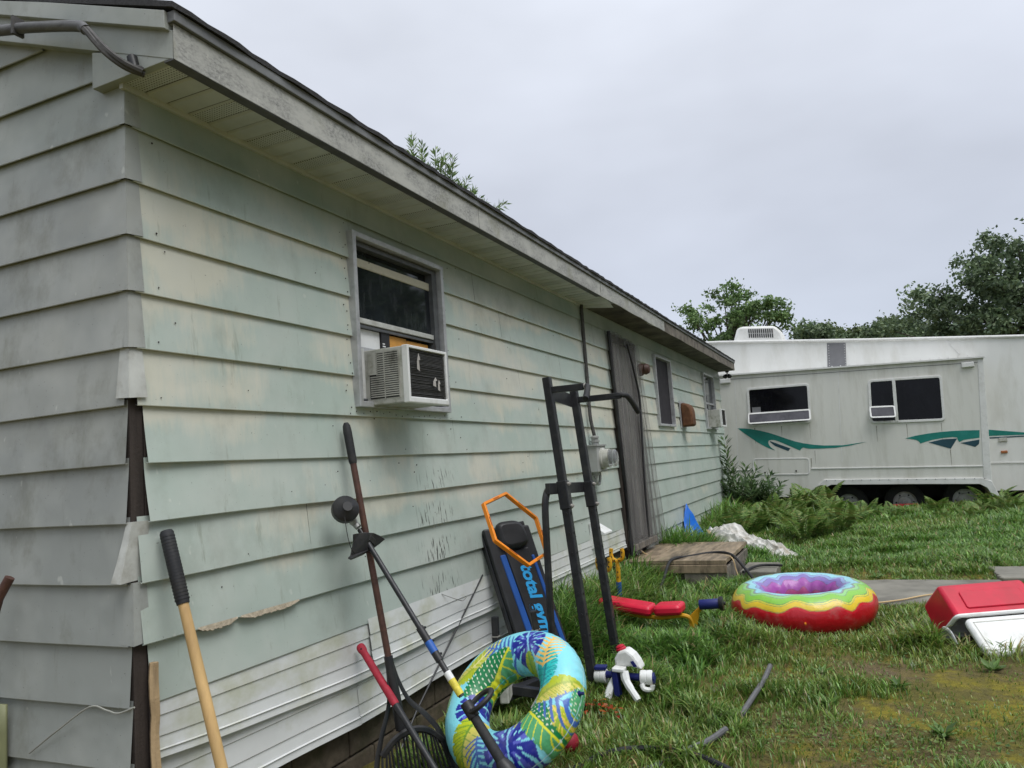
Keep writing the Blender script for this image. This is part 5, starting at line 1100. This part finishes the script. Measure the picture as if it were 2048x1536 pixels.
def leaf_cards(name, C, D, Nn, Ls, Ws, cols, m, parent=None, fold=.12):
    """many small folded leaves, each two triangles hinged on its midrib"""
    D = unit(D); S = unit(np.cross(D, Nn)); Nn = np.cross(S, D); Ls = Ls[:, None]; Ws = Ws[:, None]
    v = np.stack([C, C+D*Ls*.42+S*Ws*.5+Nn*Ws*fold, C+D*Ls-Nn*Ls*.08, C+D*Ls*.42-S*Ws*.5+Nn*Ws*fold], 1).reshape(-1, 3)
    n = len(C); b = np.arange(n)[:, None]*4; loops = (b+np.array([0, 1, 2, 0, 2, 3])).ravel(); starts = np.arange(n*2)*3
    return np_mesh(name, v, loops, starts, np.repeat(cols, 4, 0), m, parent)
def pal(n, stops, rng, jit=.15):
    s = np.array(stops); i = rng.integers(0, len(s), n); j = rng.integers(0, len(s), n); t = rng.random((n, 1)); c = s[i]*(1-t)+s[j]*t
    return c*(1+rng.normal(0, jit, (n, 1)))
def tree(name, label, base, trunk_top, crowns, nclump, per, leaf, stops, seed, cr=.55, group='trees behind the trailer', cat='tree', branches=26):
    rng = np.random.default_rng(seed); t = thing(name, base, label, cat, group); base = np.array(base, float)
    vol = np.array([c[3]*c[4]*c[5] for c in crowns]); pick = rng.choice(len(crowns), nclump, p=vol/vol.sum()); cr_ = np.array(crowns)[pick]
    d = unit(rng.normal(size=(nclump, 3))); r = (.35+.65*rng.random(nclump)**.6)[:, None]
    cen = base+cr_[:, :3]+d*r*cr_[:, 3:6]
    size = cr*(.6+.7*rng.random(nclump))
    k = np.repeat(np.arange(nclump), per); off = rng.normal(size=(len(k), 3))*.5; off[:, 2] *= .62
    C = cen[k]+off*size[k][:, None]; Dn = rng.normal(size=C.shape); Dn[:, 2] -= .25; N_ = rng.normal(size=C.shape)*.8+np.array([0, 0, .9])
    Ls = leaf*(.7+.7*rng.random(len(C))); cols = pal(len(C), stops, rng)*(1+.18*rng.normal(size=nclump))[k][:, None]
    leaf_cards('crown', C, Dn, N_, Ls, Ls*.62, np.clip(cols, .008, 1), M['leaf'], t)
    tb = MB(); tt = base+np.array(trunk_top); pts = [Vector(base), Vector(base*.5+tt*.5+rng.normal(size=3)*.15), Vector(tt)]; tr_ = .05*(trunk_top[2])**.9
    tb.tube(spline(pts, 4), [tr_*(1-.06*i) for i in range(9)], 8)
    for q in rng.choice(nclump, min(branches, nclump), replace=False):
        st = np.array(base)+(tt-base)*(.55+.45*rng.random()); en_ = cen[q]; mid = st*.5+en_*.5+np.array([0, 0, .25*rng.random()]); tb.tube([Vector(st), Vector(mid), Vector(en_)], [tr_*.4, tr_*.22, tr_*.06], 5)
    tb.build('trunk', M['bark'], t); return t
OAK = [(.13, .22, .08), (.18, .28, .105), (.24, .34, .14), (.09, .155, .06)]
DARK = [(.10, .15, .08), (.14, .195, .10), (.19, .25, .13), (.065, .105, .056)]
LITE = [(.12, .17, .07), (.16, .20, .08), (.09, .135, .055)]
tree('oak_tree', 'airy oak tree standing right above the far end of the house roof', (31.3, 2.3, .15), (.2, 0, 5.2), [(0, 1.45, 6.4, 1.3, 1.05, 1.5), (0, -.1, 7.1, 1.5, 1.3, 1.45), (.2, -1.45, 6.6, 1.4, 1.0, 1.15), (0, .2, 5.0, 1.9, 2.2, 1.3)], 125, 95, .15, OAK, 1, .34, branches=60)
tree('oak_tree', 'small tree crown peeking between the house eave and the airy oak', (33, 5.2, .15), (0, 0, 4.2), [(0, 0, 5.5, 1.3, 1.0, 1.5)], 40, 100, .16, OAK, 2, .5, branches=12)
tree('oak_tree', 'low tree crown behind the rooftop air conditioner of the trailer', (36, -.7, .15), (0, 0, 4.2), [(0, 0, 5.9, 1.3, 1.15, .95), (0, -.9, 5.5, 1, .8, .8)], 45, 100, .17, DARK, 3, .42, branches=16)
big = tree('oak_tree', 'largest dark oak tree towering over the right part of the trailer', (31.5, -9.0, .15), (0, .3, 5.0), [(0, .9, 7.2, 2.3, 1.9, 1.7), (0, 4.2, 6.0, 2, 1.5, 1.45), (0, -2.2, 6.6, 2.4, 2.4, 2.1), (-.8, .6, 5.0, 2.6, 3.4, 1.9), (0, 2.3, 6.6, 1.6, 1.2, .9), (-1, -3.5, 4.6, 2, 2, 1.8)], 360, 120, .16, DARK, 4, .46, branches=70)
tree('mixed_tree', 'low rounded olive green tree between the two oaks behind the trailer', (42, -1.5, .15), (0, 0, 5.2), [(0, .5, 6.6, 1.6, 1.0, .85), (0, -1.2, 6.2, 1.6, 1.4, 1.2), (-1, -2.9, 6.3, 1.6, 1.2, 1.1)], 120, 110, .19, LITE, 5, .5)
tree('mixed_tree', 'dark low tree filling the gap left of the largest oak', (38, -4.8, .15), (0, 0, 4.5), [(0, 0, 5.6, 1.6, 2.3, 1.3)], 90, 110, .18, DARK, 6, .5)
for loc, rz, sc_, lab in (((30, -21, .15), 1.2, 1.5, 'tall oak tree out of frame right of the trailer'), ((42, -28, .15), 2.0, 1.7, 'farthest oak tree right of the trailer'), ((3, -21, .15), .4, 1.6, 'oak tree across the yard mirrored in the nearest window'), ((11, -21, .15), 3.9, 1.6, 'second tall oak across the yard'), ((21, -20, .15), 3.3, 1.5, 'oak tree at the far right of the yard'), ((-17, 3, .15), 4.4, 1.2, 'oak tree behind the photographer facing the gable'), ((-15, 13, .15), 5.2, 1.2, 'oak tree beyond the gable on the left'), ((-8, -22, .15), .9, 1.4, 'oak tree behind the photographer beside the yard')):
    c = copy_tree(big); c.location = loc; c.rotation_euler = (0, 0, rz); c.scale = (sc_,)*3; c['label'] = lab; c['group'] = 'trees around the yard'
# peach-like sapling behind the roof
def shoots(t, tips, root, leaf, stops, seed, dens=60, spread=.12, m='herb', rad=.02, crown='crown', trunk='trunk'):
    rng = np.random.default_rng(seed); C, D, N_ = [], [], []; tb = MB(); root = Vector(root)
    for tip in tips:
        tip = Vector(tip); midp = root*.45+tip*.55+Vector(rng.normal(size=3)*.08*(tip-root).length*.5); path = spline([root, midp, tip], 8); tb.tube(path, [rad*(1-.9*i/(len(path)-1)) for i in range(len(path))], 5)
        ln2 = (tip-midp).length; n = max(6, int(dens*ln2))
        for k in range(n):
            f = .42+.58*(k+rng.random())/n; p = path[min(len(path)-1, int(f*(len(path)-1)))]+(path[-1]-path[-2])*(rng.random()-.5); ax = (path[-1]-path[-3]).normalized()
            a = k*2.4+rng.random(); o = ax.orthogonal().normalized(); q = ax.cross(o); dirv = o*math.cos(a)+q*math.sin(a)
            C.append(p+dirv*spread*rng.random()*.3); D.append(dirv+ax*(.55+.5*f)); N_.append(ax*1.0+Vector(rng.normal(size=3)*.25))
    C, D, N_ = np.array(C), np.array(D), np.array(N_); Ls = leaf*(.7+.6*np.random.default_rng(seed+1).random(len(C)))
    leaf_cards(crown, C, D, N_, Ls, Ls*.27, np.clip(pal(len(C), stops, rng), .01, 1), M[m], t); tb.build(trunk, M['stemg'] if rad < .03 else M['bark'], t)
PEACH = [(.17, .27, .09), (.23, .33, .13), (.12, .20, .07), (.30, .37, .19)]
pt = thing('peach_sapling', (9.9, 4.7, .15), 'leafy sapling poking up behind the roof ridge', 'tree')
tips = [(9.12, 4.15, 7.30), (9.02, 4.3, 6.9), (9.28, 4.05, 7.08), (9.35, 4.0, 6.75), (9.5, 3.9, 7.12), (9.62, 3.8, 7.06), (9.66, 3.7, 6.8), (9.6, 3.9, 6.6), (9.8, 3.6, 6.55), (9.9, 3.5, 6.6), (9.98, 3.4, 6.45), (10.1, 3.25, 6.2), (10.30, 2.95, 6.14), (9.3, 4.3, 6.4), (9.7, 3.6, 6.3), (10.0, 3.3, 6.0)]
rs = np.random.default_rng(8)
tips += [(a_+rs.normal()*.09, b_+rs.normal()*.09, c_-.12-.22*rs.random()) for a_, b_, c_ in tips for _ in range(2)]
shoots(pt, tips, (9.8, 4.3, 4.6), .125, PEACH, 41, 85, .1, rad=.026)
MB().tube([(9.9, 4.7, .1), (9.95, 4.6, 2.5), (9.8, 4.3, 4.7)], [.07, .055, .035], 7).build('trunk', M['bark'], pt)
# shrub and ferns by the far corner
sb = thing('leafy_shrub', (12.2, -.35, .2), 'tall leafy shrub growing at the far corner of the house', 'shrub')
rng = np.random.default_rng(5)
tips = [(12.1, -.10, 1.72), (12.2, -.02, 1.35), (12.0, -.22, 1.28), (12.3, -.40, 1.20), (12.2, -.62, 1.16), (12.3, -.85, 1.05), (12.0, -.75, .92), (12.0, -.05, .95), (11.9, -.42, .98), (12.3, -1.0, .88), (12.0, -.30, .75), (11.8, -.15, .62), (12.2, -.55, .82), (12.1, -.9, .7)]
tips += [(12.1+rng.normal()*.18, -.5+rng.normal()*.3, .5+.55*rng.random()) for _ in range(26)]
shoots(sb, tips, (12.2, -.35, .15), .155, [(.065, .125, .045), (.10, .17, .06), (.045, .09, .032), (.14, .21, .08)], 43, 75, .1, rad=.014, crown='foliage', trunk='stem')
def fern_mesh(seed, nf, size):
    rng = np.random.default_rng(seed); C, D, N_, Ls, Ws = [], [], [], [], []; tb = MB()
    for f in range(nf):
        az = 2*PI*f/nf+rng.normal()*.3; L0 = size*(.75+.5*rng.random()); arch = .45+.45*rng.random(); hd = np.array([math.cos(az), math.sin(az), 0]); sd = np.array([-hd[1], hd[0], 0]); path = []
        for i in range(15):
            t = i/14; path.append(hd*L0*(.06+.80*t**1.5)*arch+np.array([0, 0, L0*(1.2*t-.50*t*t)]))
        tb.tube([Vector(p) for p in path], [.006*(1-.8*i/14)*size/.6 for i in range(15)], 4)
        for i in range(3, 15):
            t = i/14; tn = path[i]-path[i-1]; tn /= np.linalg.norm(tn); pl_ = L0*.30*math.sin(PI*min(1, (1-t)*1.05+.05))**.75*(1.15-.5*t)
            for s in (-1, 1):
                pd = sd*s+tn*.45-np.array([0, 0, .18]); pd /= np.linalg.norm(pd); nrm = np.cross(pd, tn)*s
                if nrm[2] < 0: nrm = -nrm
                # a pinna: a tapered leaflet with two side lobes
                C.append(path[i]); D.append(pd-np.array([0, 0, .10])); N_.append(nrm+rng.normal(size=3)*.12); Ls.append(pl_); Ws.append(.062*L0)
                for q in (.28, .52):
                    for s2 in (-1, 1): C.append(path[i]+pd*pl_*q); D.append(np.cross(nrm, pd)*s2+pd*.9); N_.append(nrm+rng.normal(size=3)*.12); Ls.append(.085*L0*(1.2-q)); Ws.append(.03*L0)
    return np.array(C), np.array(D), np.array(N_), np.array(Ls), np.array(Ws), tb
FERN = [(.12, .23, .05), (.165, .29, .065), (.23, .35, .085), (.10, .18, .045), (.26, .27, .08)]
protos = []
for i, (nf, sz) in enumerate(((7, .80), (6, .70), (8, .62))):
    t = thing('bracken_fern', (0, 0, 0), 'bracken fern in the green bank in front of the trailer', 'fern', 'bracken ferns along the trailer')
    C, D, N_, Ls, Ws, tb = fern_mesh(60+i, nf, sz); leaf_cards('fronds', C, D, N_, Ls, Ws, np.clip(pal(len(C), FERN, np.random.default_rng(70+i), .12), .01, 1), M['herb'], t); tb.build('stalks', M['stemg'], t); protos.append(t)
spots = []
rng = np.random.default_rng(9)
for _ in range(46): spots.append((rng.uniform(9.6, 13.2), rng.uniform(-1.75, -.35), rng.uniform(.55, .85)))
for _ in range(24): spots.append((rng.uniform(11.6, 13.6), rng.uniform(-4.6, -1.6), rng.uniform(.30, .50)))
spots += [(12.9, -4.15, .75), (12.7, -4.35, .7), (12.8, -1.35, .8), (12.4, -2.3, .5), (9.3, -1.5, .8), (10.2, -1.9, .8)]
used = [False]*3
for i, (x, y, s) in enumerate(spots):
    if (x-8.3)**2+(y+.8)**2 < .9: continue
    k = i % 3
    o = protos[k] if not used[k] else copy_tree(protos[k]); used[k] = True
    o.location = (x, y, float(gz(x, y))-.02); o.rotation_euler = (rng.normal()*.1, rng.normal()*.1, rng.uniform(0, 6.28)); o.scale = (s, s, s*rng.uniform(.9, 1.2))

# grass: individual curved blades
def nz2(x, y, s):
    r = np.random.default_rng(s); v = 0
    for _ in range(7):
        a = r.uniform(0, 6.28); f = r.uniform(.8, 4.2); v = v+np.sin(f*(x*math.cos(a)+y*math.sin(a))+r.uniform(0, 6.28))
    return v/7
def blocked(x, y):
    b = (y > -.05) & (x < HX1+.1)
    for x0, x1, y0, y1 in ((5.60, 7.14, -1.05, 0), (6.08, 6.78, -1.44, -1.06), (3.72, 4.6, -3.4, -2.62), (7.9, 9.2, -.36, 0)): b |= (x > x0) & (x < x1) & (y > y0) & (y < y1)
    u = ((x-9.0)*(-1.25)+(y+.2)*(-1.25))/3.125; s = np.abs(((x-9.0)*1.25-(y+.2)*1.25)/1.768); b |= (u > -.05) & (u < 1.0) & (s < .32*(1-.35*u))
    return b
def on_slab(x, y): return ((x > 5.12) & (x < 6.18) & (y > -3.3) & (y < -1.25)) | ((x > 6.33) & (x < 6.97) & (y > -4.9) & (y < -3.35))
def grass_field(n, seed):
    r = np.random.default_rng(seed); x = r.uniform(1.0, 13.9, n); y = r.uniform(-9.5, -.05, n)
    # keep the wedge the camera can see, with room either side
    dx, dy = x-CAM.x, y-CAM.y; az = np.degrees(np.arctan2(dy, dx)); d = np.hypot(dx, dy)
    tall = ss(-1.55, -1.05, y)*ss(2.5, 3.2, x)*(1-ss(7.0, 9.0, x)); wall = ss(-.75, -.25, y)*ss(2.4, 3.2, x); front = ss(-1.85, -1.2, y)*(1-ss(2.5, 3.2, x))*ss(1.2, 1.5, x); back = ss(6.0, 7.4, x); far = ss(9.0, 11.5, x); ringside = np.exp(-((x-3.95)**2+(y+1.3)**2)/.3); cool = np.exp(-((x-4.3)**2/.5+(y+2.50)**2/.10))+np.exp(-((x-3.75)**2/.06+(y+3.1)**2/.6))
    bare = .75*np.exp(-((x-2.55)**2/.5+(y+2.45)**2/.35))+.6*np.exp(-((x-3.3)**2/.2+(y+3.0)**2/.4))+np.exp(-((x-2.85)**2/.10+(y+1.22)**2/.06))+np.exp(-((x-1.75)**2/.05+(y+1.75)**2/.2))+.7*np.exp(-((x-4.2)**2/.3+(y+2.35)**2/.05)); benchg = np.exp(-((x-3.75)**2/.08+(y+1.05)**2/.12)); toyg = np.exp(-((x-2.4)**2/.06+(y+.95)**2/.05))
    pn_ = nz2(x, y, 3); pn2 = nz2(x*2.4, y*2.4, 4); cl_ = np.clip(nz2(x*3.1, y*3.1, 6)*2.4-.25, 0, 1)      # cl_: scattered tussocks
    h = .018+.016*np.clip(pn_+.3, 0, 1)+.050*cl_+.13*tall*(.8+.5*pn2)+.23*wall+.075*front*(.6+.8*cl_)+.075*back*(.8+.5*pn_)+.19*far*(.35+.65*ss(-2.2, -1.4, y))+.09*ringside+.09*cool
    h = h*(1-.35*benchg)*(1-.2*toyg)
    dens = .20+.20*np.clip(pn_*1.6+.2, 0, 1)+.55*cl_+.55*tall+.3*front*(.3+cl_)+.40*back+.35*ringside+.4*cool-.35*np.clip(-pn2*1.6, 0, 1)*(1-tall)*(1-back)
    dens = np.clip(dens*(1-.85*np.clip(bare, 0, 1)), .015, 2)/(1+(d/6.0)**2)*1.9
    keep = (r.random(n) < dens) & ~blocked(x, y) & (az > -33) & (az < 34)
    keep &= ~on_slab(x, y) | ((nz2(x*1.5, y*1.5, 8) > .22) & (r.random(n) < .35))
    x, y, h, d, tall, back, pn_ = x[keep], y[keep], h[keep], d[keep], tall[keep], back[keep], pn_[keep]; n = len(x)
    # clumping: pull blades to nearby tussock centres
    q = .11; cxg = (np.floor(x/q)+.5)*q+.04*np.sin(np.floor(y/q)*12.9+np.floor(x/q)*7.1); cyg = (np.floor(y/q)+.5)*q+.04*np.sin(np.floor(x/q)*4.7+np.floor(y/q)*9.3); kf = (.20+.45*r.random(n))*(.35+.5*np.maximum(tall, back))
    x = x+(cxg-x)*kf; y = np.minimum(y+(cyg-y)*kf, -.05); bad = blocked(x, y)
    h = h*(.45+.85*r.random(n)); h[bad] *= .2; az2 = r.uniform(0, 2*PI, n); out = np.arctan2(y-cyg, x-cxg); az2 = np.where(r.random(n) < .6, out+r.normal(0, .5, n), az2)
    lng = np.clip((h-.06)/.12, 0, 1); bend = np.clip(.35+.45*r.random(n)+.35*lng*r.random(n), .1, 1.25); w = (.0011+.0014*r.random(n))*(1+.11*d)*(1+.9*np.clip((h-.05)/.12, 0, 1)); root = np.stack([x, y, gz(x, y)-.004], 1); hd = np.stack([np.cos(az2), np.sin(az2), 0*az2], 1); sd = np.stack([-np.sin(az2), np.cos(az2), 0*az2], 1)
    V_ = []
    for t, wf in ((0, .8), (.38, 1.0), (.72, .72), (1.0, 0)):
        p = root+hd*(h*bend*(t**1.8)*.95)[:, None]; p[:, 2] += h*(t*(1.08+.22*lng)-(.48+.28*lng)*bend*t*t)
        if wf: V_ += [p-sd*(w*wf)[:, None], p+sd*(w*wf)[:, None]]
        else: V_.append(p)
    v = np.stack(V_, 1).reshape(-1, 3); b = np.arange(n)[:, None]*7
    loops = (b+np.array([0, 1, 3, 2, 2, 3, 5, 4, 4, 5, 6])).ravel(); starts = (np.arange(n)[:, None]*11+np.array([0, 4, 8])).ravel()
    green = np.array([(.095, .22, .034), (.135, .28, .046), (.195, .35, .075), (.065, .16, .03)]); olive = np.array([(.20, .26, .042), (.29, .28, .065), (.15, .23, .04), (.37, .30, .11)])
    dry = np.clip(.44-.5*tall-.32*back-.35*pn_+r.normal(0, .18, n), 0, 1)[:, None]; c = green[r.integers(0, 4, n)]*(1-dry)+olive[r.integers(0, 4, n)]*dry
    straw = r.random(n) < .05; c[straw] = (.34, .26, .12); c *= (1+r.normal(0, .24, (n, 1))).clip(.45, 1.8)
    return v, loops, starts, np.repeat(np.clip(c, .01, 1), 7, 0), n
v, lo, stt, cc, nbl = grass_field(1500000, 100)
print('grass blades', nbl)
tag(np_mesh('grass', v, lo, stt, cc, M['blade']), 'long and short green grass covering the yard', 'grass', kind='stuff')
# clover and broad-leaved weeds between the blades
r = np.random.default_rng(17); n = 42000; x = r.uniform(1.4, 9.5, n); y = r.uniform(-6.5, -.1, n); pn_ = nz2(x*1.3, y*1.3, 14)
kp = (pn_ > .02) & ~blocked(x, y) & ~on_slab(x, y) & (r.random(n) < 2.2/(1+(np.hypot(x+1.9, y+2.3)/4.5)**2)); x, y = x[kp], y[kp]; n = len(x)
C = np.stack([x, y, gz(x, y)+.008+.035*r.random(n)], 1); D = np.stack([r.normal(size=n), r.normal(size=n), .25*r.random(n)], 1); N_ = r.normal(size=(n, 3))*.25+np.array([0, 0, 1]); Ls = .011+.016*r.random(n)
tag(leaf_cards('clover', C, D, N_, Ls, Ls*.75, np.clip(pal(n, [(.10, .19, .04), (.15, .24, .06), (.08, .145, .035), (.21, .24, .06)], r), .01, 1), M['herb']), 'low clover and small weeds in the lawn', 'weeds', kind='stuff')
wd = []
for i, (wx, wy, ws) in enumerate(((6.35, -2.55, .16), (6.3, -2.75, .14), (6.45, -2.3, .13), (4.55, -2.45, .15), (2.9, -2.35, .12), (2.55, -2.0, .11), (3.35, -2.85, .13), (2.2, -2.5, .12), (3.1, -1.95, .10))):
    t = thing('broadleaf_weed', (wx, wy, float(gz(wx, wy))), 'broad-leaved weed rosette growing low in the lawn', 'weed', 'weed rosettes in the lawn'); r = np.random.default_rng(200+i); m_ = 26; az = r.uniform(0, 6.28, m_)
    D = np.stack([np.cos(az), np.sin(az), .2+.7*r.random(m_)], 1); C = np.tile(np.array([wx, wy, float(gz(wx, wy))]), (m_, 1))+D*.01; Ls = ws*.62*(.4+.8*r.random(m_))
    leaf_cards('leaves', C, D, np.tile([0, 0, 1.0], (m_, 1))+r.normal(size=(m_, 3))*.2, Ls, Ls*.34, np.clip(pal(m_, [(.10, .19, .04), (.14, .24, .055), (.08, .15, .035)], r), .01, 1), M['herb'], t)
r = np.random.default_rng(33); n = 26; x = np.concatenate([2.2+.04*r.normal(size=n//2), 2.16+.06*r.normal(size=n//2)]); y = np.concatenate([-.84+.03*r.normal(size=n//2), -.95+.05*r.normal(size=n//2)])
C = np.stack([x, y, gz(x, y)+.05+.03*r.random(n)], 1); D = r.normal(size=(n, 3)); D[:, 2] *= .2
tag(leaf_cards('fallen_leaves', C, D, np.tile([0, 0, 1.0], (n, 1))+r.normal(size=(n, 3))*.3, .025+.02*r.random(n), .018+.012*r.random(n), pal(n, [(.35, .02, .015), (.3, .08, .02), (.45, .16, .02)], r), M['herb']), 'few red and orange fallen leaves in the grass beside the swim ring', 'leaves', kind='stuff')
